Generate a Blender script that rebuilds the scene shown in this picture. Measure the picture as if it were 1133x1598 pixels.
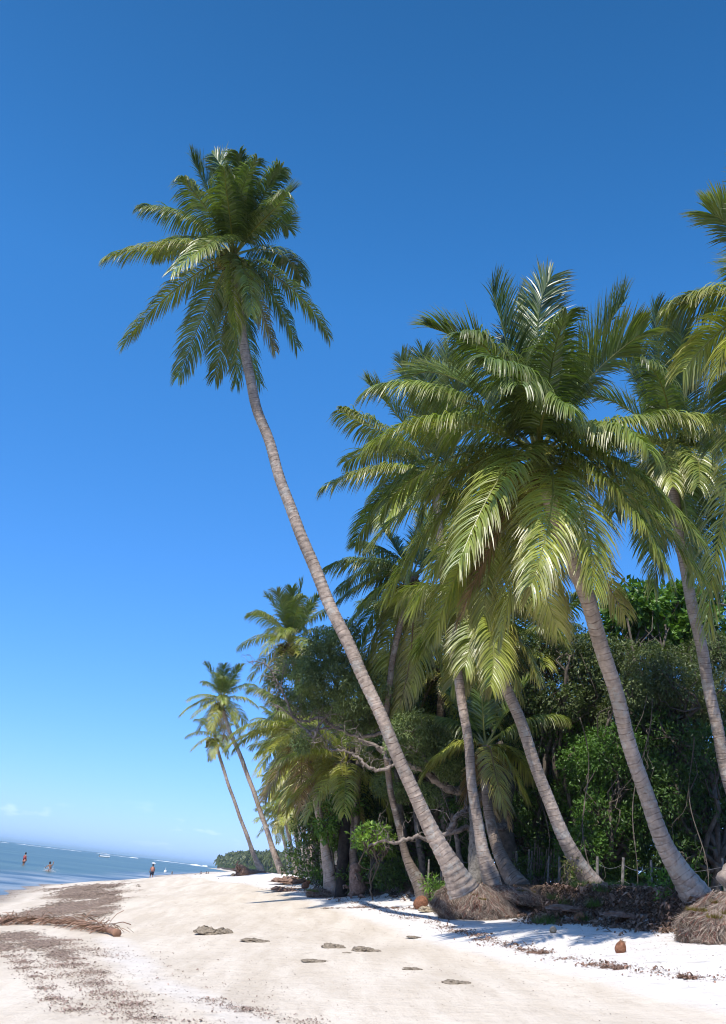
import bpy, math, random
import numpy as np
from mathutils import Vector, Matrix

for o in list(bpy.data.objects):
    bpy.data.objects.remove(o)
SC = bpy.context.scene
COL = SC.collection
R = math.radians
rng = np.random.default_rng(7)

# ---------------------------------------------------------------- camera
EYE = 2.3
F = 1553.0
PITCH = math.atan(575.5 / F)
ROLL = R(6.75)
cam_d = bpy.data.cameras.new('camera')
cam = bpy.data.objects.new('camera', cam_d)
COL.objects.link(cam)
fw = np.array([0, math.cos(PITCH), math.sin(PITCH)])
u0 = np.array([0, -math.sin(PITCH), math.cos(PITCH)])
r0 = np.array([1.0, 0, 0])
RC = math.cos(ROLL) * r0 + math.sin(ROLL) * u0
UC = -math.sin(ROLL) * r0 + math.cos(ROLL) * u0
m = Matrix(((RC[0], UC[0], -fw[0], 0), (RC[1], UC[1], -fw[1], 0), (RC[2], UC[2], -fw[2], EYE), (0, 0, 0, 1)))
cam.matrix_world = m
cam_d.sensor_fit = 'VERTICAL'
cam_d.sensor_height = 36.0
cam_d.lens = 36.0 * F / 1598
cam_d.clip_start = 0.1
cam_d.clip_end = 60000
SC.camera = cam

# ---------------------------------------------------------------- world, sun, exposure
SUN = np.array([-0.36, -0.66, 1.0]); SUN /= np.linalg.norm(SUN)
world = bpy.data.worlds.new('World'); SC.world = world
world.use_nodes = True
wn = world.node_tree; wn.nodes.clear()
wo = wn.nodes.new('ShaderNodeOutputWorld')
wb = wn.nodes.new('ShaderNodeBackground')
sky = wn.nodes.new('ShaderNodeTexSky')
sky.sky_type = 'NISHITA'
sky.sun_disc = False
sky.sun_elevation = math.asin(SUN[2])
sky.sun_rotation = math.atan2(SUN[0], SUN[1])
sky.altitude = 0
sky.air_density = 0.6
sky.dust_density = 0.6
sky.ozone_density = 6.0
wb.inputs[1].default_value = 0.125
# faint fair-weather clouds low over the sea
geo = wn.nodes.new('ShaderNodeNewGeometry')
mp = wn.nodes.new('ShaderNodeMapping'); mp.inputs['Scale'].default_value = (30, 30, 90)
nz = wn.nodes.new('ShaderNodeTexNoise'); nz.inputs['Scale'].default_value = 1.0; nz.inputs['Detail'].default_value = 5
rp = wn.nodes.new('ShaderNodeMapRange'); rp.inputs[1].default_value = 0.60; rp.inputs[2].default_value = 0.78
sx = wn.nodes.new('ShaderNodeSeparateXYZ')
lo = wn.nodes.new('ShaderNodeMapRange'); lo.inputs[1].default_value = 0.004; lo.inputs[2].default_value = 0.02
hi = wn.nodes.new('ShaderNodeMapRange'); hi.inputs[1].default_value = 0.055; hi.inputs[2].default_value = 0.03
m1 = wn.nodes.new('ShaderNodeMath'); m1.operation = 'MULTIPLY'
m2 = wn.nodes.new('ShaderNodeMath'); m2.operation = 'MULTIPLY'
m3 = wn.nodes.new('ShaderNodeMath'); m3.operation = 'MULTIPLY'; m3.inputs[1].default_value = 0.22
mixc = wn.nodes.new('ShaderNodeMixRGB'); mixc.inputs[2].default_value = (7.5, 8, 8.6, 1)
L = wn.links.new
L(geo.outputs['Incoming'], mp.inputs[0]); L(mp.outputs[0], nz.inputs['Vector']); L(nz.outputs[0], rp.inputs[0])
tc = wn.nodes.new('ShaderNodeTexCoord')
L(tc.outputs['Generated'], sx.inputs[0]); L(tc.outputs['Generated'], mp.inputs[0])
L(sx.outputs['Z'], lo.inputs[0]); L(sx.outputs['Z'], hi.inputs[0])
L(lo.outputs[0], m1.inputs[0]); L(hi.outputs[0], m1.inputs[1]); L(m1.outputs[0], m2.inputs[0]); L(rp.outputs[0], m2.inputs[1])
L(m2.outputs[0], m3.inputs[0]); L(m3.outputs[0], mixc.inputs[0])
sr = wn.nodes.new('ShaderNodeSeparateColor'); cb = wn.nodes.new('ShaderNodeCombineColor'); L(sky.outputs[0], sr.inputs[0])
for ch, (a_, p_) in enumerate([(0.547, 1.25), (1.19, 0.77), (1.84, 0.75)]):   # the film's response to each part of the sky
    q1 = wn.nodes.new('ShaderNodeMath'); q1.operation = 'POWER'; q1.inputs[1].default_value = p_
    q2 = wn.nodes.new('ShaderNodeMath'); q2.operation = 'MULTIPLY'; q2.inputs[1].default_value = a_
    L(sr.outputs[ch], q1.inputs[0]); L(q1.outputs[0], q2.inputs[0]); L(q2.outputs[0], cb.inputs[ch])
L(cb.outputs[0], mixc.inputs[1])
zd = wn.nodes.new('ShaderNodeMapRange'); zd.inputs[1].default_value = 0.52; zd.inputs[2].default_value = 0.80; zd.inputs[3].default_value = 1.0; zd.inputs[4].default_value = 0.66   # deeper blue toward the zenith
zs = wn.nodes.new('ShaderNodeVectorMath'); zs.operation = 'SCALE'; L(sx.outputs['Z'], zd.inputs[0]); L(mixc.outputs[0], zs.inputs[0]); L(zd.outputs[0], zs.inputs['Scale'])
L(zs.outputs[0], wb.inputs[0]); L(wb.outputs[0], wo.inputs[0])

sl = bpy.data.lights.new('sun', 'SUN')
sl.energy = 3.1; sl.angle = R(0.53); sl.color = (1.0, 0.95, 0.88)
so = bpy.data.objects.new('sun', sl); COL.objects.link(so)
so.rotation_euler = Vector(SUN).to_track_quat('Z', 'Y').to_euler()

SC.view_settings.view_transform = 'Standard'
SC.view_settings.look = 'None'
SC.view_settings.gamma = 1
SC.view_settings.exposure = 0.75
SC.view_settings.use_curve_mapping = False
SC.cycles.max_bounces = 6; SC.cycles.diffuse_bounces = 2; SC.cycles.filter_width = 1.05
SC.cycles.transparent_max_bounces = 8

# ---------------------------------------------------------------- pixel -> place
O3 = np.array([0, 0, EYE])
def ray(px, py):
    r = (px - 566.5) * RC + (799 - py) * UC + F * fw
    return r / r[1]
def at(px, py, D):
    return O3 + ray(px, py) * D
def project(P):
    d = np.asarray(P) - O3
    k = d @ fw
    return 566.5 + F * (d @ RC) / k, 799 - F * (d @ UC) / k

# ---------------------------------------------------------------- terrain
WY = [-60, 10, 16, 25, 43, 53, 66, 112, 125, 135, 153, 273, 400, 600, 700, 900, 930, 1000, 1300]
WX = [-7, -8.6, -9.3, -10.6, -13.0, -15.2, -17.2, -17.6, -18.2, -20, -24, -32, -42, -52, -65, -98, -93, 60, 600]
DY = [-60, 0, 12, 16, 20, 22, 25, 30, 38, 50, 60, 80, 112, 200, 300, 400, 500, 600, 700, 900, 1300]
DX = [14, 11, 9.6, 8.5, 7.1, 6.5, 5.5, 3.9, 1.4, -0.7, -1.7, -2.2, -2.8, -4.5, -7, -10, -15, -38, -56, -88, 640]
def xw(y): return np.interp(y, WY, WX)
def xd(y): return np.interp(y, DY, DX)
def sst(t): t = np.clip(t, 0, 1); return t * t * (3 - 2 * t)
def zg(x, y):
    x = np.asarray(x, float); y = np.asarray(y, float)
    w = xw(y) + 0.35 * np.sin(y * 0.9) * np.clip((y - 20) / 40, 0, 1) * np.clip((160 - y) / 60, 0, 1)
    d = x - w
    S = np.interp(y, [0, 25, 43, 60, 112, 200, 500, 900], [1, 1, 1.42, 1.62, 1.35, 0.9, 0.5, 0.35])
    p = np.where(d > 0, (0.112 * d + 0.075 * np.clip(d - 12.3, 0, 9) * np.clip((60 - y) / 20, 0, 1) - 0.05 * (1 - np.exp(-d / 0.6))) * S, d * 0.035 - 0.02)
    e = x - xd(y) + 0.10 * np.sin(y * 2.7 + x) + 0.10 * np.sin(y * 1.13 + 1) + 0.06 * np.sin(y * 6.1 + 2 * x)
    zt = np.interp(y, [0, 17, 21, 27, 35, 45, 60, 100, 900], [3.1, 2.95, 2.86, 2.75, 2.6, 2.5, 2.35, 2.4, 2.0]) + 0.02 * np.clip(e, 0, 60)
    p = np.minimum(p, zt - 0.12)
    k = sst((e + 0.25) / 0.9)
    z = p * (1 - k) + zt * k
    z = z + 0.02 * np.sin(x * 1.3 + y * 0.4) * np.clip(d / 3, 0, 1) + 0.015 * np.sin(y * 1.1 - x * 0.7) * np.clip(d / 3, 0, 1)
    z = np.where(y > 930, np.where(d > 0, z, z), z)
    return z
def hit(px, py, tmin=6, tmax=900):
    r = ray(px, py)
    t = np.geomspace(tmin, tmax, 6000)
    P = O3 + t[:, None] * r
    k = np.nonzero(P[:, 2] <= zg(P[:, 0], P[:, 1]))[0]
    if len(k) == 0: return None
    return P[k[0]]

# ---------------------------------------------------------------- mesh helpers
def link(name, me, parent=None, loc=(0, 0, 0), mat=None):
    o = bpy.data.objects.new(name, me)
    COL.objects.link(o)
    o.location = loc
    if parent is not None: o.parent = parent
    if mat is not None and me is not None and len(me.materials) == 0: me.materials.append(mat)
    return o
class MB:
    """collects vertices / quads / triangles with per-vertex colour and per-vertex uv"""
    def __init__(s): s.V = []; s.Q = []; s.T = []; s.C = []; s.U = []; s.n = 0
    def add(s, V, Q=None, T=None, C=(1, 1, 1), U=None):
        V = np.asarray(V, float).reshape(-1, 3); n = len(V)
        s.V.append(V)
        if Q is not None and len(Q): s.Q.append(np.asarray(Q) + s.n)
        if T is not None and len(T): s.T.append(np.asarray(T) + s.n)
        C = np.asarray(C, float)
        if C.ndim == 1: C = np.tile(C[:3], (n, 1))
        s.C.append(C[:, :3])
        s.U.append(np.zeros((n, 2)) if U is None else np.asarray(U, float))
        s.n += n
    def mesh(s, name, smooth=False, origin=(0, 0, 0)):
        V = np.concatenate(s.V) - np.asarray(origin)
        Q = np.concatenate(s.Q) if s.Q else np.zeros((0, 4), int)
        T = np.concatenate(s.T) if s.T else np.zeros((0, 3), int)
        me = bpy.data.meshes.new(name)
        nl = len(Q) * 4 + len(T) * 3; nf = len(Q) + len(T)
        me.vertices.add(len(V)); me.loops.add(nl); me.polygons.add(nf)
        me.vertices.foreach_set('co', V.ravel())
        li = np.concatenate([Q.ravel(), T.ravel()]).astype(np.int32)
        me.loops.foreach_set('vertex_index', li)
        st = np.concatenate([np.arange(len(Q)) * 4, len(Q) * 4 + np.arange(len(T)) * 3]).astype(np.int32)
        me.polygons.foreach_set('loop_start', st)
        me.polygons.foreach_set('use_smooth', np.full(nf, smooth))
        C = np.concatenate(s.C); ca = me.color_attributes.new('Col', 'FLOAT_COLOR', 'POINT')
        ca.data.foreach_set('color', np.concatenate([C, np.ones((len(C), 1))], 1).ravel())
        U = np.concatenate(s.U)
        if np.any(U):
            uv = me.uv_layers.new(name='UVMap'); uv.data.foreach_set('uv', U[li].ravel())
        me.update(calc_edges=True); me.validate()
        return me
def unit(v):
    v = np.asarray(v, float)
    return v / (np.linalg.norm(v, axis=-1, keepdims=True) + 1e-12)
def resample(P, n, k=None):
    """Catmull-Rom through P, n even samples"""
    P = np.asarray(P, float)
    Q = np.vstack([2 * P[0] - P[1], P, 2 * P[-1] - P[-2]])
    out = []
    for i in range(len(P) - 1):
        p0, p1, p2, p3 = Q[i:i + 4]
        for t in np.linspace(0, 1, 16, endpoint=False):
            out.append(0.5 * ((2 * p1) + (-p0 + p2) * t + (2 * p0 - 5 * p1 + 4 * p2 - p3) * t * t + (-p0 + 3 * p1 - 3 * p2 + p3) * t ** 3))
    out.append(P[-1]); out = np.array(out)
    s = np.r_[0, np.cumsum(np.linalg.norm(np.diff(out[:, :3], axis=0), axis=1))]
    q = np.linspace(0, s[-1], n)
    return np.stack([np.interp(q, s, out[:, j]) for j in range(out.shape[1])], 1), q
def tube(mb, P, rad, sides=8, col=(1, 1, 1), cap=True, jag=0.0, u_rep=1):
    P = np.asarray(P, float); n = len(P)
    rad = np.broadcast_to(np.asarray(rad, float), (n,)) if np.ndim(rad) < 2 else np.asarray(rad)
    T = np.gradient(P, axis=0); T = unit(T)
    ref = np.array([0, 0, 1.0]) if abs(T[0][2]) < 0.9 else np.array([1.0, 0, 0])
    N = np.zeros_like(P); N[0] = unit(np.cross(T[0], ref))
    for i in range(1, n):
        v = N[i - 1] - T[i] * np.dot(N[i - 1], T[i]); N[i] = unit(v)
    B = np.cross(T, N)
    a = np.linspace(0, 2 * np.pi, sides, endpoint=False)
    rr = rad[:, None] if rad.ndim == 1 else rad
    if jag: rr = rr * (1 + jag * rng.normal(size=(n, sides)))
    V = P[:, None] + rr[:, :, None] * (np.cos(a)[None, :, None] * N[:, None] + np.sin(a)[None, :, None] * B[:, None])
    i = np.arange(n - 1)[:, None] * sides; j = np.arange(sides)[None]
    Q = np.stack([i + j, i + (j + 1) % sides, i + sides + (j + 1) % sides, i + sides + j], -1).reshape(-1, 4)
    s = np.r_[0, np.cumsum(np.linalg.norm(np.diff(P, axis=0), axis=1))]
    U = np.stack([np.broadcast_to(0.5 + 0.5 * np.cos(a)[None], (n, sides)), np.broadcast_to(s[:, None], (n, sides))], -1).reshape(-1, 2)
    V = V.reshape(-1, 3)
    if np.ndim(col) == 2: C = np.repeat(np.asarray(col), sides, axis=0)
    else: C = col
    T3 = None
    if cap:
        V = np.vstack([V, P[0], P[-1]]); U = np.vstack([U, [0.5, 0], [0.5, s[-1]]])
        if np.ndim(C) == 2: C = np.vstack([C, C[0], C[-1]])
        k0, k1 = n * sides, n * sides + 1
        jj = np.arange(sides)
        T3 = np.vstack([np.stack([np.full(sides, k0), (jj + 1) % sides, jj], 1),
                        np.stack([np.full(sides, k1), (n - 1) * sides + jj, (n - 1) * sides + (jj + 1) % sides], 1)])
    mb.add(V, Q, T3, C, U)
def tag(o, label=None, cat=None, group=None, kind=None):
    if label: o['label'] = label
    if cat: o['category'] = cat
    if group: o['group'] = group
    if kind: o['kind'] = kind
    return o
def empty(name, loc, label, cat, group=None):
    o = bpy.data.objects.new(name, None); COL.objects.link(o); o.location = loc
    o.empty_display_size = 0.3
    return tag(o, label, cat, group)

# ---------------------------------------------------------------- materials
def mat(name):
    m = bpy.data.materials.new(name); m.use_nodes = True
    nt = m.node_tree; b = nt.nodes['Principled BSDF']
    return m, nt, b
def leaf_mat(name, rough=0.35, spec=0.5, trans=0.3, var=0.25, nscale=2.0):
    m, nt, b = mat(name)
    out = nt.nodes['Material Output']
    at_ = nt.nodes.new('ShaderNodeAttribute'); at_.attribute_name = 'Col'
    n = nt.nodes.new('ShaderNodeTexNoise'); n.inputs['Scale'].default_value = nscale; n.inputs['Detail'].default_value = 3
    g = nt.nodes.new('ShaderNodeNewGeometry')
    nt.links.new(g.outputs['Position'], n.inputs['Vector'])
    mr = nt.nodes.new('ShaderNodeMapRange'); mr.inputs[1].default_value = 0.3; mr.inputs[2].default_value = 0.7
    mr.inputs[3].default_value = 1 - var; mr.inputs[4].default_value = 1 + var
    nt.links.new(n.outputs[0], mr.inputs[0])
    mx = nt.nodes.new('ShaderNodeVectorMath'); mx.operation = 'SCALE'
    nt.links.new(at_.outputs['Color'], mx.inputs[0]); nt.links.new(mr.outputs[0], mx.inputs['Scale'])
    nt.links.new(mx.outputs[0], b.inputs['Base Color'])
    b.inputs['Roughness'].default_value = rough
    b.inputs['Specular IOR Level'].default_value = spec
    tr = nt.nodes.new('ShaderNodeBsdfTranslucent')
    hs = nt.nodes.new('ShaderNodeMixRGB'); hs.blend_type = 'MULTIPLY'; hs.inputs[0].default_value = 1
    hs.inputs[2].default_value = (1.6, 1.7, 0.6, 1)
    nt.links.new(mx.outputs[0], hs.inputs[1]); nt.links.new(hs.outputs[0], tr.inputs[0])
    ms = nt.nodes.new('ShaderNodeMixShader'); ms.inputs[0].default_value = trans
    nt.links.new(b.outputs[0], ms.inputs[1]); nt.links.new(tr.outputs[0], ms.inputs[2]); nt.links.new(ms.outputs[0], out.inputs[0])
    return m
M_FROND = leaf_mat('palm_frond_leaf', 0.40, 0.85, 0.24, 0.30, 1.2)
M_LEAF = leaf_mat('broad_leaf', 0.42, 0.35, 0.25, 0.4, 0.9)
M_GRASS = leaf_mat('grass_blade', 0.5, 0.3, 0.3, 0.3, 2.0)
M_DRY = leaf_mat('dry_plant_matter', 0.8, 0.2, 0.08, 0.3, 9.0)

def trunk_mat(name, c0, c1, c2, scar=7.0, blotch=(0.5, 0.48, 0.42)):
    m, nt, b = mat(name); N = nt.nodes.new; K = nt.links.new
    uv = N('ShaderNodeUVMap'); uv.uv_map = 'UVMap'
    g = N('ShaderNodeNewGeometry')
    tcn = N('ShaderNodeTexCoord')
    sep = N('ShaderNodeSeparateXYZ'); K(uv.outputs[0], sep.inputs[0])
    n1 = N('ShaderNodeTexNoise'); n1.inputs['Scale'].default_value = 1.1; n1.inputs['Detail'].default_value = 3
    K(g.outputs['Position'], n1.inputs['Vector'])
    # scars: saw over length, warped
    ad = N('ShaderNodeMath'); ad.operation = 'MULTIPLY_ADD'; ad.inputs[1].default_value = 0.42
    K(n1.outputs[0], ad.inputs[0]); K(sep.outputs['Y'], ad.inputs[2])
    mu = N('ShaderNodeMath'); mu.operation = 'MULTIPLY'; mu.inputs[1].default_value = scar; K(ad.outputs[0], mu.inputs[0])
    fr = N('ShaderNodeMath'); fr.operation = 'FRACT'; K(mu.outputs[0], fr.inputs[0])
    cr = N('ShaderNodeValToRGB'); K(fr.outputs[0], cr.inputs[0])
    e = cr.color_ramp.elements; e[0].position = 0.0; e[0].color = (*c0, 1); e[1].position = 1.0; e[1].color = (*c1, 1)
    x = cr.color_ramp.elements.new(0.10); x.color = (*c0, 1)
    x = cr.color_ramp.elements.new(0.22); x.color = (*c1, 1)
    x = cr.color_ramp.elements.new(0.6); x.color = (*c2, 1)
    n5 = N('ShaderNodeTexNoise'); n5.inputs['Scale'].default_value = 3.4; n5.inputs['Detail'].default_value = 3; K(g.outputs['Position'], n5.inputs['Vector'])
    r5 = N('ShaderNodeMapRange'); r5.inputs[1].default_value = 0.42; r5.inputs[2].default_value = 0.62; r5.inputs[3].default_value = 0.25; r5.inputs[4].default_value = 1.0; K(n5.outputs[0], r5.inputs[0])
    fade = N('ShaderNodeMixRGB'); fade.inputs[1].default_value = (*[(p_ + q_) / 2 for p_, q_ in zip(c1, c2)], 1); K(r5.outputs[0], fade.inputs[0]); K(cr.outputs[0], fade.inputs[2])
    n2 = N('ShaderNodeTexNoise'); n2.inputs['Scale'].default_value = 9; n2.inputs['Detail'].default_value = 6; K(g.outputs['Position'], n2.inputs['Vector'])
    mr = N('ShaderNodeMapRange'); mr.inputs[1].default_value = 0.3; mr.inputs[2].default_value = 0.7; mr.inputs[3].default_value = 0.72; mr.inputs[4].default_value = 1.25
    K(n2.outputs[0], mr.inputs[0])
    sc = N('ShaderNodeVectorMath'); sc.operation = 'SCALE'; K(fade.outputs[0], sc.inputs[0]); K(mr.outputs[0], sc.inputs['Scale'])
    n3 = N('ShaderNodeTexNoise'); n3.inputs['Scale'].default_value = 2.6; n3.inputs['Detail'].default_value = 7; n3.inputs['Roughness'].default_value = 0.7
    K(g.outputs['Position'], n3.inputs['Vector'])
    r3 = N('ShaderNodeMapRange'); r3.inputs[1].default_value = 0.54; r3.inputs[2].default_value = 0.60; r3.inputs[4].default_value = 0.6
    K(n3.outputs[0], r3.inputs[0])
    mx = N('ShaderNodeMixRGB'); K(r3.outputs[0], mx.inputs[0]); K(sc.outputs[0], mx.inputs[1]); mx.inputs[2].default_value = (*blotch, 1)
    n4 = N('ShaderNodeTexNoise'); n4.inputs['Scale'].default_value = 0.9; n4.inputs['Detail'].default_value = 6; K(g.outputs['Position'], n4.inputs['Vector'])
    r4 = N('ShaderNodeMapRange'); r4.inputs[1].default_value = 0.35; r4.inputs[2].default_value = 0.65; r4.inputs[3].default_value = 0.70; r4.inputs[4].default_value = 1.12; K(n4.outputs[0], r4.inputs[0])
    s4 = N('ShaderNodeVectorMath'); s4.operation = 'SCALE'; K(mx.outputs[0], s4.inputs[0]); K(r4.outputs[0], s4.inputs['Scale'])
    K(s4.outputs[0], b.inputs['Base Color'])
    b.inputs['Roughness'].default_value = 0.85; b.inputs['Specular IOR Level'].default_value = 0.2
    bp = N('ShaderNodeBump'); bp.inputs['Strength'].default_value = 0.9; bp.inputs['Distance'].default_value = 0.03
    hh = N('ShaderNodeMath'); hh.operation = 'ADD'; K(fr.outputs[0], hh.inputs[0]); K(n2.outputs[0], hh.inputs[1])
    K(hh.outputs[0], bp.inputs['Height']); K(bp.outputs[0], b.inputs['Normal'])
    return m
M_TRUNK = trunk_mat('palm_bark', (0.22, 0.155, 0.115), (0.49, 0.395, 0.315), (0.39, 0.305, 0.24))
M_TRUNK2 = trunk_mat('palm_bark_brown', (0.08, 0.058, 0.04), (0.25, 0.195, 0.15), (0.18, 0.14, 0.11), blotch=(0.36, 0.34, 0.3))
def bark_mat(name, c0, c1, sc=6):
    m, nt, b = mat(name); N = nt.nodes.new; K = nt.links.new
    g = N('ShaderNodeNewGeometry')
    n = N('ShaderNodeTexNoise'); n.inputs['Scale'].default_value = sc; n.inputs['Detail'].default_value = 7; n.inputs['Roughness'].default_value = 0.65
    K(g.outputs['Position'], n.inputs['Vector'])
    cr = N('ShaderNodeValToRGB'); e = cr.color_ramp.elements; e[0].position = 0.32; e[0].color = (*c0, 1); e[1].position = 0.68; e[1].color = (*c1, 1)
    K(n.outputs[0], cr.inputs[0]); K(cr.outputs[0], b.inputs['Base Color'])
    b.inputs['Roughness'].default_value = 0.85; b.inputs['Specular IOR Level'].default_value = 0.2
    bp = N('ShaderNodeBump'); bp.inputs['Strength'].default_value = 0.8; bp.inputs['Distance'].default_value = 0.03; K(n.outputs[0], bp.inputs['Height']); K(bp.outputs[0], b.inputs['Normal'])
    return m
M_BARK = bark_mat('tree_bark', (0.05, 0.04, 0.03), (0.17, 0.14, 0.11))
M_PALEBARK = bark_mat('pale_weathered_bark', (0.07, 0.055, 0.045), (0.36, 0.30, 0.25), 7)
M_WOOD = bark_mat('weathered_post_wood', (0.10, 0.09, 0.075), (0.30, 0.27, 0.23), 14)
M_DRIFT = bark_mat('driftwood', (0.10, 0.055, 0.035), (0.36, 0.24, 0.18), 9)
M_HUSK = bark_mat('coconut_husk', (0.10, 0.04, 0.02), (0.34, 0.16, 0.09), 22)
M_PALEHUSK = bark_mat('bleached_husk', (0.2, 0.15, 0.09), (0.5, 0.42, 0.30), 22)
M_ROCK = bark_mat('beach_rock', (0.05, 0.04, 0.035), (0.22, 0.17, 0.14), 5)
M_WEEDCLUMP = bark_mat('seaweed_clump', (0.13, 0.105, 0.07), (0.38, 0.31, 0.23), 26)
M_NUT = bark_mat('green_coconut', (0.10, 0.11, 0.02), (0.22, 0.20, 0.05), 12)
M_WIRE = bark_mat('wire', (0.2, 0.2, 0.2), (0.3, 0.3, 0.3), 12)
def flat(name, c, rough=0.6, var=0.12):
    m, nt, b = mat(name)
    n = nt.nodes.new('ShaderNodeTexNoise'); n.inputs['Scale'].default_value = 7
    cr = nt.nodes.new('ShaderNodeValToRGB'); e = cr.color_ramp.elements
    e[0].color = (*[v * (1 - var) for v in c], 1); e[1].color = (*[min(1, v * (1 + var)) for v in c], 1)
    tcn = nt.nodes.new('ShaderNodeTexCoord')
    nt.links.new(tcn.outputs['Object'], n.inputs['Vector']); nt.links.new(n.outputs[0], cr.inputs[0]); nt.links.new(cr.outputs[0], b.inputs['Base Color'])
    b.inputs['Roughness'].default_value = rough
    return m

# ground
def ground_mat():
    m, nt, b = mat('beach_sand'); N = nt.nodes.new; K = nt.links.new
    g = N('ShaderNodeNewGeometry')
    a = N('ShaderNodeAttribute'); a.attribute_name = 'Col'      # R dry sand, G forest floor, B wet
    sp = N('ShaderNodeSeparateColor'); K(a.outputs['Color'], sp.inputs[0])
    def noise(sc, det=5, rough=0.6, vec=None):
        n = N('ShaderNodeTexNoise'); n.inputs['Scale'].default_value = sc; n.inputs['Detail'].default_value = det; n.inputs['Roughness'].default_value = rough
        K(vec or g.outputs['Position'], n.inputs['Vector']); return n
    big = noise(0.35, 6); mid = noise(2.6, 6, 0.65); fine = noise(30, 4); vf = noise(160, 2)
    mapn = N('ShaderNodeMapping'); mapn.inputs['Rotation'].default_value = (0, 0, R(12)); mapn.inputs['Scale'].default_value = (1.0, 0.16, 1)
    K(g.outputs['Position'], mapn.inputs[0]); strk = noise(1.7, 7, 0.6, mapn.outputs[0])
    def mix(f, c1, c2):
        x = N('ShaderNodeMixRGB')
        for s_, v in ((0, f), (1, c1), (2, c2)):
            if hasattr(v, 'links'): K(v, x.inputs[s_])
            elif s_ == 0: x.inputs[0].default_value = v
            else: x.inputs[s_].default_value = (*v, 1)
        return x.outputs[0]
    def rng_(v, a0, a1, b0=0, b1=1):
        x = N('ShaderNodeMapRange'); x.inputs[1].default_value = a0; x.inputs[2].default_value = a1; x.inputs[3].default_value = b0; x.inputs[4].default_value = b1; K(v, x.inputs[0]); return x.outputs[0]
    def mul(v, w):
        x = N('ShaderNodeMath'); x.operation = 'MULTIPLY'; K(v, x.inputs[0])
        if hasattr(w, 'links'): K(w, x.inputs[1])
        else: x.inputs[1].default_value = w
        return x.outputs[0]
    def addn(v, w):
        x = N('ShaderNodeMath'); x.operation = 'ADD'; K(v, x.inputs[0])
        if hasattr(w, 'links'): K(w, x.inputs[1])
        else: x.inputs[1].default_value = w
        return x.outputs[0]
    damp = mix(rng_(strk.outputs[0], 0.38, 0.62), (0.62, 0.53, 0.415), (0.74, 0.65, 0.53))
    dry = mix(rng_(mid.outputs[0], 0.35, 0.65), (0.70, 0.645, 0.58), (0.80, 0.755, 0.70))
    mp5 = N('ShaderNodeMapping'); mp5.inputs['Rotation'].default_value = (0, 0, R(-14)); mp5.inputs['Scale'].default_value = (1.0, 0.35, 1); K(g.outputs['Position'], mp5.inputs[0]); mk = noise(5.5, 5, 0.7, mp5.outputs[0])
    damp = mix(mul(rng_(mk.outputs[0], 0.56, 0.70), 0.45), damp, (0.42, 0.34, 0.26))
    fd = rng_(addn(sp.outputs[0], mul(big.outputs[0], 0.5)), 0.6, 0.9)
    c = mix(fd, damp, dry)
    # grit, shell specks and trampled darker grains
    c = mix(mul(rng_(vf.outputs[0], 0.60, 0.72), 0.35), c, (0.25, 0.18, 0.13))
    c = mix(mul(rng_(fine.outputs[0], 0.60, 0.74), 0.22), c, (0.30, 0.22, 0.17))
    wet = mix(rng_(big.outputs[0], 0.3, 0.7), (0.30, 0.23, 0.15), (0.38, 0.30, 0.21))
    c = mix(sp.outputs[2], c, wet)
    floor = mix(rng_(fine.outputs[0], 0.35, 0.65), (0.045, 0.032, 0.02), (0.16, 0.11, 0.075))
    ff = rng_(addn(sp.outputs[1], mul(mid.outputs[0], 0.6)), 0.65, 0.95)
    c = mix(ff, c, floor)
    K(c, b.inputs['Base Color'])
    K(rng_(sp.outputs[2], 0, 1, 0.9, 0.35), b.inputs['Roughness'])
    b.inputs['Specular IOR Level'].default_value = 0.15
    vor = N('ShaderNodeTexVoronoi'); vor.inputs['Scale'].default_value = 1.5; vor.feature = 'SMOOTH_F1'; K(g.outputs['Position'], vor.inputs['Vector'])
    foot = rng_(vor.outputs['Distance'], 0.05, 0.28)
    h = addn(mul(foot, mul(sp.outputs[0], 0.5)), addn(mul(mid.outputs[0], 0.7), addn(mul(fine.outputs[0], 0.16), mul(strk.outputs[0], 0.45))))
    bp = N('ShaderNodeBump'); bp.inputs['Strength'].default_value = 0.8; bp.inputs['Distance'].default_value = 0.11
    K(h, bp.inputs['Height']); K(bp.outputs[0], b.inputs['Normal'])
    return m
M_SAND = ground_mat()

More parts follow.
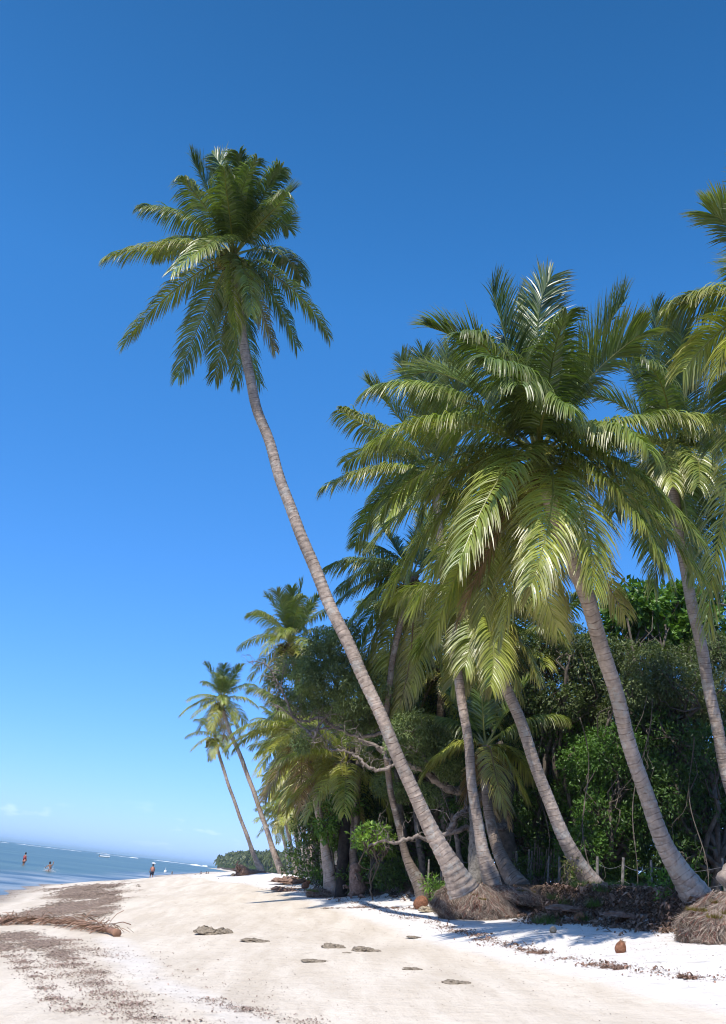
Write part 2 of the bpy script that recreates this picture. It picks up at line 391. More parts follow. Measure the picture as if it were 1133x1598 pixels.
def build_ground():
    ys = np.concatenate([np.linspace(-60, 4, 12, endpoint=False), np.arange(4, 40, 0.2), np.geomspace(40, 1300, 240)])
    d = np.concatenate([-np.geomspace(60, 0.3, 24), np.arange(-0.2, 26, 0.16), np.geomspace(26, 1200, 40)])
    Y, Dd = np.meshgrid(ys, d, indexing='ij')
    X = Dd + xw(Y)
    Z = zg(X, Y)
    n, mm = X.shape
    e = X - xd(Y)
    # tide line between damp and dry sand, as an offset from the waterline
    tl = np.interp(Y, [0, 12, 16, 20, 28, 35, 45, 60, 120, 900], [13.8, 13.2, 12.8, 12.6, 12.4, 11.7, 10.8, 9, 8, 7])
    dry = np.clip(0.5 + (Dd - tl) / 1.6, 0, 1)
    # pale strip crossing the damp sand lower down the beach
    dry = np.maximum(dry, 0.5 * np.exp(-((Dd - np.interp(Y, [8, 12, 16, 24, 40], [9.3, 8.0, 6.9, 6.0, 5.4])) / 0.75) ** 2) * np.clip((30 - Y) / 8, 0, 1))
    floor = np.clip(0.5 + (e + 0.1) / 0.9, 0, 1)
    wet = np.clip(1 - Dd / np.interp(Y, [0, 40, 150, 400], [1.6, 1.5, 2.5, 2.5]), 0, 1)
    C = np.stack([dry, floor, wet], -1).reshape(-1, 3)
    i = np.arange(n - 1)[:, None] * mm; j = np.arange(mm - 1)[None]
    Q = np.stack([i + j, i + j + 1, i + mm + j + 1, i + mm + j], -1).reshape(-1, 4)
    mb = MB(); mb.add(np.stack([X, Y, Z], -1).reshape(-1, 3), Q, None, C)
    o = link('ground', mb.mesh('ground', True), None, mat=M_SAND)
    tag(o, kind='structure')
build_ground()

def build_sea():
    m, nt, b = mat('sea_water'); N = nt.nodes.new; K = nt.links.new
    g = N('ShaderNodeNewGeometry')
    a = N('ShaderNodeAttribute'); a.attribute_name = 'Col'
    sp = N('ShaderNodeSeparateColor'); K(a.outputs['Color'], sp.inputs[0])
    mp_ = N('ShaderNodeMapping'); mp_.inputs['Rotation'].default_value = (0, 0, R(35)); mp_.inputs['Scale'].default_value = (1, 0.45, 1); K(g.outputs['Position'], mp_.inputs[0])
    n1 = N('ShaderNodeTexNoise'); n1.inputs['Scale'].default_value = 0.9; n1.inputs['Detail'].default_value = 6; n1.inputs['Roughness'].default_value = 0.6; K(mp_.outputs[0], n1.inputs['Vector'])
    mp2 = N('ShaderNodeMapping'); mp2.inputs['Scale'].default_value = (0.02, 0.035, 1); K(g.outputs['Position'], mp2.inputs[0])
    n2 = N('ShaderNodeTexNoise'); n2.inputs['Scale'].default_value = 1; n2.inputs['Detail'].default_value = 5; K(mp2.outputs[0], n2.inputs['Vector'])
    mp3 = N('ShaderNodeMapping'); mp3.inputs['Scale'].default_value = (0.16, 0.09, 1); K(g.outputs['Position'], mp3.inputs[0])
    n3 = N('ShaderNodeTexNoise'); n3.inputs['Scale'].default_value = 1.0; n3.inputs['Detail'].default_value = 4; K(mp3.outputs[0], n3.inputs['Vector'])
    def cr(v, stops):
        x = N('ShaderNodeValToRGB'); K(v, x.inputs[0]); el = x.color_ramp.elements
        el[0].position, el[0].color = stops[0][0], (*stops[0][1], 1); el[1].position, el[1].color = stops[-1][0], (*stops[-1][1], 1)
        for p_, c_ in stops[1:-1]:
            q = el.new(p_); q.color = (*c_, 1)
        return x.outputs[0]
    deep = cr(n2.outputs[0], [(0.35, (0.06, 0.105, 0.085)), (0.65, (0.125, 0.185, 0.14))])
    shal = cr(n3.outputs[0], [(0.40, (0.06, 0.09, 0.11)), (0.50, (0.20, 0.235, 0.235)), (0.62, (0.38, 0.375, 0.33))])
    mx = N('ShaderNodeMixRGB'); K(sp.outputs[0], mx.inputs[0]); K(deep, mx.inputs[1]); K(shal, mx.inputs[2])
    K(mx.outputs[0], b.inputs['Base Color'])
    b.inputs['Roughness'].default_value = 0.30; b.inputs['Specular IOR Level'].default_value = 0.22
    b.inputs['IOR'].default_value = 1.33
    bp = N('ShaderNodeBump'); bp.inputs['Strength'].default_value = 1.0; bp.inputs['Distance'].default_value = 0.16; K(n1.outputs[0], bp.inputs['Height']); K(bp.outputs[0], b.inputs['Normal'])
    ys = np.concatenate([np.linspace(-200, 20, 12, endpoint=False), np.arange(20, 200, 2.5), np.geomspace(200, 30000, 60)])
    q = np.concatenate([-np.geomspace(30000, 60, 30), np.linspace(-58, 6, 40)])
    Y, Q_ = np.meshgrid(ys, q, indexing='ij')
    X = Q_ + xw(Y)
    X = np.where(Y > 930, Q_ * 1.0 + np.interp(Y, [930, 1100, 30000], [-80, 900, 16000]), X)
    dist = xw(Y) - X
    sh = np.clip(1 - (dist - 0.0) / np.interp(Y, [20, 60, 120, 200], [14, 14, 9, 4]), 0, 1) * np.clip((420 - Y) / 200, 0, 1)
    sh = sst(sh * 1.3)
    C = np.stack([sh, sh, sh], -1).reshape(-1, 3)
    n, mm = X.shape
    i = np.arange(n - 1)[:, None] * mm; j = np.arange(mm - 1)[None]
    Qd = np.stack([i + j, i + j + 1, i + mm + j + 1, i + mm + j], -1).reshape(-1, 4)
    mb = MB(); mb.add(np.stack([X, Y, X * 0], -1).reshape(-1, 3), Qd, None, C)
    o = link('sea', mb.mesh('sea', True), mat=m); tag(o, kind='structure')
build_sea()

# ---------------------------------------------------------------- palm fronds
def frond_geo(mb, P, S0, n=80, steep=0.0, ll=0.85, lw=0.045, grav=0.55, lift=0.18, twist=0.0, age=0.0, t0=0.2, seg=4, ragged=0.0, rr=0.045):
    """P: (k,3) rachis points, S0: side vector.  leaflets both sides, rachis tube."""
    k = len(P)
    T = unit(np.gradient(P, axis=0))
    S = S0[None] - T * (T @ S0)[:, None]; S = unit(S)
    Nn = np.cross(S, T); 
    if np.mean(Nn[:, 2][:k // 2]) < 0: Nn = -Nn
    tw = twist * np.linspace(0, 1, k) ** 1.3
    S2 = S * np.cos(tw)[:, None] + Nn * np.sin(tw)[:, None]; N2 = -S * np.sin(tw)[:, None] + Nn * np.cos(tw)[:, None]
    tt = np.linspace(0, 1, k)
    t = np.sort(np.clip(np.linspace(t0, 0.995, n) + rng.normal(0, 0.3 / n, n), t0, 1))
    smooth_noise = lambda sc: np.interp(t, np.linspace(0, 1, sc), rng.normal(size=sc))
    for side in (-1, 1):
        tq = np.clip(t + rng.normal(0, 0.2 / n, n), 0, 1)
        g_ = lambda A: np.stack([np.interp(tq, tt, A[:, j]) for j in range(3)], 1)
        p, Tt, Ss, Ns = g_(P), unit(g_(T)), unit(g_(S2)), unit(g_(N2))
        x = (tq - t0) / (1 - t0)
        Lp = np.interp(x, [0, 0.08, 0.25, 0.5, 0.75, 0.92, 1], [0.5, 0.8, 1.0, 1.0, 0.86, 0.66, 0.45]) * ll
        Lp = Lp * (1 + 0.08 * rng.normal(size=n)) * (1 + 0.05 * smooth_noise(14))
        phi = np.interp(x, [0, 0.5, 1], [R(15 + 25 * steep), R(32 + 18 * steep), R(60 + 8 * steep)]) + 0.05 * smooth_noise(20) + 0.06 * rng.normal(size=n)
        lf = lift + 0.06 * smooth_noise(14) + 0.09 * rng.normal(size=n)
        d = side * Ss * (np.cos(phi))[:, None] + Tt * np.sin(phi)[:, None] + Ns * lf[:, None]
        d = unit(d)
        W = Tt - d * np.sum(Tt * d, 1, keepdims=True); W = unit(W)
        # blade roll
        ro = rng.normal(0, 0.30, n) + side * 0.25
        Wn = np.cross(d, W); W = unit(W * np.cos(ro)[:, None] + Wn * np.sin(ro)[:, None])
        if ragged > 0:
            keep = rng.random(n) > ragged
            Lp = np.where(keep, Lp, Lp * rng.uniform(0.05, 0.6, n))
        g = grav * (1 + 0.15 * rng.normal(size=n) + 0.14 * smooth_noise(12))
        q = p.copy(); rows = []
        prof = np.interp(np.linspace(0, 1, seg + 1), [0, 0.15, 0.5, 0.8, 1], [0.55, 1.0, 0.95, 0.6, 0.06])
        dd = d.copy()
        for s_ in range(seg + 1):
            w = (lw * prof[s_] * 0.5) * (0.6 + 0.4 * np.clip(Lp / ll, 0, 1))
            rows.append(np.stack([q - W * w[:, None], q + W * w[:, None]], 1))
            q = q + dd * (Lp / seg)[:, None]
            dd = unit(dd + np.array([0, 0, -1.0]) * (g * (0.75 + 0.25 * (s_ + 1) / seg) / seg * 2.2)[:, None])
            W = unit(W - dd * np.sum(W * dd, 1, keepdims=True))
        V = np.stack(rows, 1).reshape(-1, 3)               # n,(seg+1),2,3
        base = np.arange(n)[:, None] * (seg + 1) * 2; j = np.arange(seg)[None] * 2
        Q = np.stack([base + j, base + j + 1, base + j + 3, base + j + 2], -1).reshape(-1, 4)
        # colours
        gr = np.array([0.155, 0.22, 0.038]); yl = np.array([0.36, 0.37, 0.06]); br = np.array([0.32, 0.20, 0.12]); dk = np.array([0.05, 0.095, 0.022])
        a = np.clip(age + 0.07 * rng.normal(size=n) + 0.06 * smooth_noise(8), 0, 2)
        c1 = np.where(a[:, None] < 0.5, dk + (gr - dk) * (a[:, None] / 0.5), np.where(a[:, None] < 1, gr + (yl - gr) * ((a[:, None] - 0.5) / 0.5), yl + (br - yl) * np.clip(a[:, None] - 1, 0, 1)))
        c1 = c1 * (1 + 0.12 * rng.normal(size=(n, 1)))
        along = np.linspace(0, 1, seg + 1)[None, :, None]
        tipb = np.clip(along ** 3 * (0.25 + 0.7 * np.clip(age, 0, 1)), 0, 1)
        Cc = c1[:, None] * (1 - tipb) + (np.array([0.24, 0.19, 0.07])) * tipb
        Cc = np.repeat(np.clip(Cc, 0.004, 1)[:, :, None], 2, 2).reshape(-1, 3)
        mb.add(V, Q, None, Cc)
    pc = np.array([0.24, 0.24, 0.045]) if age < 1.2 else np.array([0.24, 0.15, 0.08])
    if age < 0.3: pc = np.array([0.13, 0.17, 0.035])
    tube(mb, P[::2] if k > 14 else P, np.interp(np.linspace(0, 1, len(P[::2] if k > 14 else P)), [0, 0.08, 0.2, 1], [rr * 1.9, rr, rr * 0.62, rr * 0.16]), 5, pc, cap=False)

def bez(a, b, c, d, n=26):
    t = np.linspace(0, 1, n)[:, None]
    return a * (1 - t) ** 3 + 3 * b * t * (1 - t) ** 2 + 3 * c * t * t * (1 - t) + d * t ** 3

def palm_trunk(pts, wid, parent, base, sides=18, step=0.05, material=None, seat=True):
    """pts: (px,py,D) list; wid: diameters in metres"""
    W = np.array([at(*p) for p in pts]); g0 = float(zg(W[0][0], W[0][1]))
    if seat and W[0][2] > g0 - 0.1:
        dr = (W[1] - W[0]) / max(0.3, (W[1] - W[0])[2]); W = np.vstack([W[0] - dr * (W[0][2] - g0 + 0.3) * 0.5 - [0, 0, (W[0][2] - g0 + 0.3) * 0.5], W]); wid = [wid[0] * 1.08] + list(wid)
    A = np.column_stack([W, np.array(wid) * 0.88])
    L_ = np.sum(np.linalg.norm(np.diff(W, axis=0), axis=1))
    P, s = resample(A, max(12, int(L_ / step)))
    r = P[:, 3] / 2
    ph = np.cumsum(np.full(len(s), 1.0)) * (s[1] - s[0]) / 0.14
    r = r * (1 + 0.025 * np.sin(2 * np.pi * ph) + 0.012 * rng.normal(size=len(s)))
    # uneven swelling around the stem
    a = np.linspace(0, 2 * np.pi, sides, endpoint=False)
    lump = 1 + 0.03 * np.sin(a[None] * 2 + s[:, None] * 0.7) + 0.02 * np.sin(a[None] * 3 - s[:, None] * 1.9)
    P3 = P[:, :3].copy(); P3 += 0.012 * np.stack([np.sin(s * 3.1), np.cos(s * 2.3), 0 * s], 1)
    mb = MB(); tube(mb, P3, r[:, None] * lump, sides)
    return link('trunk', mb.mesh('palm_trunk', True, base), parent, mat=material or M_TRUNK), W[-1], P3

NUT = None
def nut_mesh():
    global NUT
    if NUT is None:
        mb = MB(); th = np.linspace(0.02, np.pi - 0.02, 9)
        P = np.stack([0 * th, 0 * th, -np.cos(th) * 0.15], 1)
        tube(mb, P, np.sin(th) * 0.115 * (1 + 0.12 * np.cos(th)), 10)
        NUT = mb.mesh('coconut_fruit', True)
    return NUT

def crown_core(C, parent, base, nuts=8, size=1.0):
    """fibrous heart of the crown with old leaf bases and fruit"""
    mb = MB()
    for i in range(46):
        a = rng.uniform(0, 2 * np.pi); el = rng.uniform(-0.5, 1.2)
        d = np.array([math.cos(a) * math.cos(el), math.sin(a) * math.cos(el), math.sin(el)])
        L_ = rng.uniform(0.25, 0.7) * size
        p0 = C + np.array([0, 0, -0.45 * size]) + d * 0.08; p1 = p0 + d * L_ * 0.5; p2 = p0 + d * L_ - np.array([0, 0, 0.25 * L_])
        c = np.array([0.13, 0.085, 0.05]) if rng.random() < 0.6 else np.array([0.20, 0.17, 0.07])
        tube(mb, np.array([p0, p1, p2]), [0.06 * size, 0.035 * size, 0.012], 5, c * rng.uniform(0.6, 1.3))
    link('leaf_base', mb.mesh('leaf_bases', True, base), parent, mat=M_DRY)
    for i in range(nuts):
        a = rng.uniform(0, 2 * np.pi); 
        p = C + np.array([math.cos(a), math.sin(a), 0]) * rng.uniform(0.28, 0.5) * size + np.array([0, 0, rng.uniform(-0.65, -0.15)]) * size
        o = link('coconut', nut_mesh(), parent, p - base, M_NUT)
        o.rotation_euler = (rng.uniform(-.6, .6), rng.uniform(-.6, .6), 0); o.scale = (size,) * 3

def hero_crown(C, parent, base, specs, L=4.6, n=84, ll=0.9, lw=0.05, wind=0.0):
    for sp_ in specs:
        px, py, sgn, arch, age = sp_[:5]
        opt = sp_[5] if len(sp_) > 5 else {}
        c = L * 0.80 * opt.get('len', 1.0)
        r = ray(px, py)
        # |O + t r - C| = c
        oc = O3 - C; A_ = r @ r; B_ = 2 * oc @ r; Cc = oc @ oc - c * c
        disc = B_ * B_ - 4 * A_ * Cc
        tm = -B_ / (2 * A_)
        t_ = tm if disc <= 0 else tm + sgn * math.sqrt(disc) / (2 * A_) * min(1, abs(sgn))
        if abs(sgn) < 1 and disc > 0: t_ = tm + sgn * math.sqrt(disc) / (2 * A_)
        tip = O3 + t_ * r
        ch = tip - C; cl = np.linalg.norm(ch)
        up = np.array([0, 0, 1.0])
        lat = unit(np.cross(ch, up)) * cl
        b1 = C + ch * 0.28 + up * arch * cl * 0.62 + lat * rng.normal(0, .05); b2 = C + ch * 0.74 + up * arch * cl * 0.55 + lat * rng.normal(0, .10)
        P = bez(C, b1, b2, tip)
        hor = np.array([ch[0], ch[1], 0.0])
        if np.linalg.norm(hor) < 0.12 * cl: hor = np.array([0.15, 1.0, 0])
        S0 = unit(np.cross(hor, up))
        if 'side' in opt: S0 = unit(np.array(opt['side'], float))
        steep = ch[2] / cl
        lift = 0.32 if steep > 0.5 else 0.16
        grav = opt.get('grav', 0.35 if steep > 0.6 else 1.35 if steep > -0.3 else 0.8)
        mb = MB()
        frond_geo(mb, P, S0, n=n, steep=float(np.clip((steep - .4) / .35, 0, 1)), ll=ll * opt.get('ll', 1), lw=lw, grav=grav, lift=lift, twist=opt.get('twist', rng.normal(0, 0.35)), age=age, ragged=opt.get('rag', 0.04 if age < 1.2 else 0.3), t0=0.17)
        link('frond', mb.mesh('frond_leaflets', False, base), parent, mat=M_FROND)

def rand_specs(C, n, L, el_rng=(-60, 80), ages=(0.3, 0.9), seed=0, avoid=None):
    """filler fronds given as world directions turned back into (px,py,sign) like the hand-placed ones"""
    rs = np.random.default_rng(seed); out = []
    for i in range(n):
        az = (i * 2.39996 + rs.uniform(-.3, .3)); f = (i + 0.5) / n
        el = R(el_rng[1] + (el_rng[0] - el_rng[1]) * f + rs.uniform(-8, 8))
        out.append((az, el, ages[0] + (ages[1] - ages[0]) * f ** 1.5))
    return out
def free_crown(C, parent, base, dirs, L=4.6, n=70, ll=0.9, lw=0.05, seg=4):
    for az, el, age in dirs:
        c = L * 0.8 * rng.uniform(0.9, 1.05)
        d = np.array([math.cos(az) * math.cos(el), math.sin(az) * math.cos(el), math.sin(el)])
        tip = C + d * c; ch = tip - C; up = np.array([0, 0, 1.0])
        arch = float(np.interp(el, [R(-70), R(-20), R(30), R(80)], [0.22, 0.42, 0.36, 0.05]))
        P = bez(C, C + ch * 0.28 + up * arch * c * 0.62, C + ch * 0.74 + up * arch * c * 0.55, tip)
        S0 = unit(np.cross(np.array([math.cos(az), math.sin(az), 0]), up))
        mb = MB()
        frond_geo(mb, P, S0, n=n, ll=ll, lw=lw, grav=0.38 if el > 0.7 else 0.6, lift=0.3 if el > 0.6 else 0.16, twist=rng.normal(0, 0.35), age=age, seg=seg, t0=0.17, ragged=0.05 if age < 1.2 else 0.3)
        link('frond', mb.mesh('frond_leaflets', False, base), parent, mat=M_FROND)

# pooled fronds for the palms farther back: (x forward, drooping) in local space
POOL = []
def frond_pool():
    for i, (el, age) in enumerate([(78, .2), (66, .3), (52, .35), (38, .45), (24, .5), (8, .6), (-8, .7), (-24, .75), (-40, .9), (-56, 1.0), (-66, 1.25), (-72, 1.8)]):
        for v in range(2):
            el_ = R(el + rng.uniform(-4, 4)); c = 3.6
            d = np.array([math.cos(el_), 0, math.sin(el_)])
            arch = float(np.interp(el, [-70, -20, 30, 80], [0.22, 0.42, 0.36, 0.05]))
            ch = d * c; up = np.array([0, 0, 1.0]); Z0 = np.zeros(3)
            P = bez(Z0, ch * 0.28 + up * arch * c * 0.62, ch * 0.74 + up * arch * c * 0.55, ch, 18)
            mb = MB(); frond_geo(mb, P, np.array([0, -1.0, 0]), n=84, steep=float(np.clip((el - 30) / 35, 0, 1)), ll=1.0, lw=0.05, grav=0.4 if el > 50 else 1.25 if el > -20 else 0.8, lift=0.25 if el > 30 else 0.15, twist=rng.normal(0, .35), age=age, seg=3, ragged=0.05 if age < 1.2 else .35)
            me = mb.mesh('frond_leaflets', False); me.materials.append(M_FROND)
            POOL.append((el, me))
frond_pool()
def pool_crown(C, parent, base, n=26, scale=1.0, el=(-62, 78), seed=0, lean=(0, 0), az_bias=None):
    rs = np.random.default_rng(seed)
    for i in range(n):
        f = (i + 0.5) / n; e = el[1] + (el[0] - el[1]) * f + rs.uniform(-6, 6)
        best = sorted(POOL, key=lambda q: abs(q[0] - e) + rs.uniform(0, 10))[0]
        o = link('frond', best[1], parent, C - base)
        o.rotation_euler = (rs.uniform(-.12, .12) + lean[0], rs.uniform(-.12, .12) + lean[1], i * 2.39996 + rs.uniform(-.35, .35))
        s_ = scale * rs.uniform(0.88, 1.1); o.scale = (s_, s_, s_)

def palm(label, pts, wid, group, sides=18, step=0.05, material=None, seat=True):
    b = at(*pts[0]); base = np.array([b[0], b[1], float(zg(b[0], b[1]))])
    t = empty('palm_tree', base, label, 'palm tree', group)
    o, C, P3 = palm_trunk(pts, wid, t, base, sides, step, material, seat)
    return t, base, C, P3

G_FRONT = 'coconut palms leaning over the beach'
G_BACK = 'coconut palms in the grove along the beach'

# ---- root mass helper
def root_mass(parent, base, centre, rx, ry, h, n=2600, top_r=0.35, lean=(0, 0), seed=1, name='root_ball'):
    rs = np.random.default_rng(seed)
    ns, nr = 40, 14
    a = np.linspace(0, 2 * np.pi, ns, endpoint=False)
    lob = 1 + 0.10 * np.sin(a * 3 + seed) + 0.08 * np.sin(a * 5 + 2 * seed) + 0.06 * np.sin(a * 11 + seed)
    mb = MB(); rows = []
    for i in range(nr):
        t = i / (nr - 1)
        # profile: undercut foot, bulging side, sloping top
        z = t * h
        rad = np.interp(t, [0, 0.12, 0.4, 0.62, 0.8, 1], [0.93, 1.0, 1.0, 0.86, 0.62, top_r])
        cx = centre[0] + lean[0] * t; cy = centre[1] + lean[1] * t
        wob = 1 + 0.03 * rs.normal(size=ns) + 0.09 * np.sin(a * 4 + t * 6 + seed) * np.sin(t * 9 + a * 2)
        rows.append(np.stack([cx + rx * rad * lob * wob * np.cos(a), cy + ry * rad * lob * wob * np.sin(a), np.full(ns, centre[2] - 0.12 + z)], 1))
    V = np.concatenate(rows)
    i = np.arange(nr - 1)[:, None] * ns; j = np.arange(ns)[None]
    Q = np.stack([i + j, i + (j + 1) % ns, i + ns + (j + 1) % ns, i + ns + j], -1).reshape(-1, 4)
    V = np.vstack([V, rows[-1].mean(0)]); T3 = np.stack([np.full(ns, nr * ns), (nr - 1) * ns + np.arange(ns), (nr - 1) * ns + (np.arange(ns) + 1) % ns], 1)
    mb.add(V, Q, T3, (0.085, 0.06, 0.042))
    G = np.stack(rows)                                  # nr, ns, 3
    for k in range(n):
        af = rs.uniform(0, ns); aa = int(af); ab = (aa + 1) % ns; fa = af - aa; an = 2 * np.pi * af / ns; t = rs.uniform(0.12, 0.98) ** 0.8; ii = t * (nr - 1)
        drop = rs.uniform(0.08, 0.5) * min(1, t + .2); sway = rs.normal(0, .07)
        pts = []
        for q in range(4):
            tt_ = max(0, ii - drop * (nr - 1) * q / 3)
            i0 = int(min(tt_, nr - 2)); fr_ = tt_ - i0
            p = (G[i0, aa] * (1 - fr_) + G[i0 + 1, aa] * fr_) * (1 - fa) + (G[i0, ab] * (1 - fr_) + G[i0 + 1, ab] * fr_) * fa
            out = np.array([math.cos(an), math.sin(an), 0.15]) * rs.uniform(0.0, 0.06)
            pts.append(p + out + rs.normal(0, 0.02, 3) + np.array([-math.sin(an), math.cos(an), 0]) * sway * q)
        pts = np.array(pts)
        tv = unit(np.array([-math.sin(an), math.cos(an), 0]) + rs.normal(0, .3, 3)) * rs.uniform(0.002, 0.0055)
        Vv = np.stack([pts - tv, pts + tv], 1).reshape(-1, 3)
        Qv = [[0, 1, 3, 2], [2, 3, 5, 4], [4, 5, 7, 6]]
        c = np.array([0.36, 0.29, 0.23]) * rs.uniform(0.3, 1.4)
        if rs.random() < 0.2: c = np.array([0.19, 0.075, 0.055])
        mb.add(Vv, Qv, None, c)
    link(name, mb.mesh('root_ball', False, base), parent, mat=M_DRY)
    return lambda ang, t: G[int(t * (nr - 1)), int(ang / 360 * ns) % ns]
def tufts(parent, base, spots, name='moss', c0=(0.17, 0.12, 0.02), n=260, rad=0.16, hgt=0.09, seed=3, material=None):
    """low mossy / grassy tufts of short blades"""
    rs = np.random.default_rng(seed); mb = MB()
    for (x, y, z, r_) in spots:
        for k in range(n):
            a = rs.uniform(0, 6.28); q = r_ * math.sqrt(rs.random())
            p = np.array([x + q * math.cos(a), y + q * math.sin(a), z + hgt * 0.2 * rs.random()])
            d = unit(np.array([math.cos(a) * q / r_ * 0.8, math.sin(a) * q / r_ * 0.8, 1.0]) + rs.normal(0, .3, 3))
            w = unit(np.cross(d, rs.normal(size=3))) * 0.006
            L_ = hgt * rs.uniform(0.5, 1.2)
            mb.add([p - w, p + w, p + d * L_], None, [[0, 1, 2]], np.array(c0) * rs.uniform(0.6, 1.5))
    return link(name, mb.mesh('tuft', False, base), parent, mat=material or M_GRASS)

# ================================================================= FRONT PALMS
# --- tall leaning palm
pts = [(724, 1392, 24.6), (700, 1345, 24.5), (672, 1292, 24.5), (640, 1225, 24.5), (600, 1130, 24.6), (555, 1030, 24.7), (520, 955, 24.8), (480, 860, 25),
       (445, 770, 25.1), (420, 690, 25.2), (402, 640, 25.2), (391, 595, 25.2), (381, 540, 25.2), (372, 480, 25.1), (367, 430, 25), (364, 400, 25)]
wid = [0.84, 0.54, 0.42, 0.375, 0.355, 0.355, 0.35, 0.35, 0.345, 0.335, 0.325, 0.315, 0.30, 0.28, 0.28, 0.32]
t, base, C, P3 = palm('very tall slender coconut palm leaning far left, its crown alone in the sky', pts, wid, G_FRONT, 24, 0.035, seat=False)
specs = [(331, 240, .5, .02, .15), (373, 240, -.4, .02, .15), (402, 248, -.8, .05, .2), (300, 248, .6, .12, .2), (287, 276, -.5, .3, .35),
         (221, 322, .5, .32, .45), (166, 402, .2, .30, .75), (240, 395, .8, .35, .5), (268, 425, -1, .52, .6), (193, 537, -.3, .30, .7),
         (278, 588, .8, .25, .4), (335, 590, 1, .2, .5), (440, 262, -.4, .10, .25), (445, 300, -.8, .28, .35), (450, 358, .5, .42, .4), (455, 300, .8, .15, .25), (470, 436, .6, .40, .3),
         (512, 524, .1, .36, .5), (463, 540, -.7, .38, .45), (405, 598, .7, .25, .45), (368, 598, 1, .2, .4), (369, 520, -1, .45, .85, {'len': .75}), (392, 490, -1, .42, .95, {'len': .7}),
         (429, 548, -.6, .28, 1.5, {'ll': .8}), (350, 262, -1, .08, .3, {'len': .9})]
hero_crown(C, t, base, specs, L=4.7, n=150, ll=0.85, lw=0.034)
crown_core(C, t, base, 9)
rb = hit(752, 1437)
bc = np.array([rb[0] + 0.25, rb[1] + 0.95, rb[2]])
s1 = root_mass(t, base, bc, 1.0, 0.85, 0.95, 13000, 0.42, (-0.4, 0.15), 5)
bc2 = np.array([rb[0] + 1.15, rb[1] + 1.1, float(zg(rb[0] + 1.15, rb[1] + 1.1))])
s2 = root_mass(t, base, bc2, 0.85, 0.6, 0.42, 5000, 0.3, (-0.3, 0.1), 6)
tufts(t, base, [(*s1(265, .72), .10), (*s1(272, .66), .10), (*s1(290, .74), .10), (*s1(305, .62), .09), (*s2(280, .8), .12), (*s2(320, .8), .12)], n=170, hgt=.06)

# --- big central palm
pts = [(1088, 1402, 20.8), (1062, 1362, 20.8), (1035, 1312, 20.7), (1005, 1232, 20.5), (982, 1160, 20.3), (962, 1085, 20), (941, 1015, 19.7), (918, 942, 19.3), (895, 880, 18.9), (872, 815, 18.5), (852, 765, 18.2), (840, 716, 18)]
wid = [0.72, 0.52, 0.40, 0.36, 0.35, 0.35, 0.35, 0.35, 0.34, 0.34, 0.34, 0.36]
t, base, C, P3 = palm('big coconut palm in front with a huge full crown of glossy fronds right of centre', pts, wid, G_FRONT, 24, 0.04)
specs = [(768, 452, .5, .04, .15), (808, 466, .9, .03, .15), (860, 432, .6, .02, .15), (672, 512, .3, .42, .35), (722, 520, -.5, .35, .3), (1003, 520, .3, .40, .35), (975, 470, .8, .12, .35),
         (572, 612, .2, .30, .5), (577, 695, -.4, .36, .6), (584, 845, -.2, .40, .7), (600, 790, .3, .42, .55), (715, 880, -.95, .52, .7), (603, 930, -.6, .45, .65), (645, 950, -.8, .42, .7), (828, 915, -1, .36, .8, {'len': 1.02, 'twist': .1}),
         (925, 920, -.9, .38, .8), (1012, 705, -.6, .48, .5), (1128, 655, .1, .30, .6), (1088, 840, -.5, .42, .55), (1042, 890, -.8, .42, .6), (1095, 905, .2, .42, .5), (810, 600, -1, .40, .3, {'len': .8}), (895, 640, -1, .38, .35, {'len': .75}),
         (640, 590, .9, .35, .4), (885, 490, -.5, .06, .25), (930, 560, .8, .2, .3), (712, 978, .1, .20, 1.9, {'ll': .6}), (780, 990, -.2, .36, .9), (755, 960, .2, .38, .7), (712, 955, .5, .36, .75), (680, 985, -.1, .38, .85), (870, 980, .5, .25, 1.1),
         (760, 560, -.8, .25, .3), (975, 960, .6, .25, 1.2, {'ll': .8})]
hero_crown(C, t, base, specs, L=5.3, n=185, ll=1.0, lw=0.031)
crown_core(C, t, base, 12, 1.2)
# flower sheath standing in the crown
mb = MB(); th = np.linspace(0.05, np.pi - 0.05, 9)
fc = at(830, 650, 17.9)
tube(mb, np.stack([0 * th, 0 * th, -np.cos(th) * .22], 1) + fc, np.sin(th) * .075, 8, (0.38, .26, .2)); link('flower_sheath', mb.mesh('sheath', True, base), t, mat=M_PALEHUSK)

# --- palm with base right of the tall one's, crown hanging low
pts = [(938, 1398, 26.4), (905, 1352, 26.4), (872, 1288, 26.3), (842, 1212, 26.2), (808, 1115, 26), (778, 1045, 25.8), (758, 990, 25.6), (744, 945, 25.4)]
wid = [0.66, 0.48, 0.39, 0.36, 0.34, 0.33, 0.33, 0.34]
t, base, C, P3 = palm('coconut palm with shaded leaning trunk and yellowed low fronds under the biggest crown', pts, wid, G_FRONT, 20, 0.05)
specs = [(800, 1050, -.2, .35, .8), (838, 1055, -.1, .40, 1.0), (812, 1085, .3, .35, 1.3), (705, 1070, .5, .35, .6), (650, 1020, .3, .42, .5), (870, 960, .2, .40, .6), (880, 1000, -.3, .42, .9), (770, 1075, .6, .3, 1.1), (765, 1070, -.6, .42, .8), (725, 1040, -.3, .42, .7),
         (690, 860, .6, .15, .4), (760, 800, .3, .03, .3), (820, 850, .8, .2, .4), (620, 940, .4, .4, .6), (722, 1080, .8, .3, 1.4, {'ll': .7})]
hero_crown(C, t, base, specs, L=4.4, n=145, ll=0.95, lw=0.035)
crown_core(C, t, base, 5)

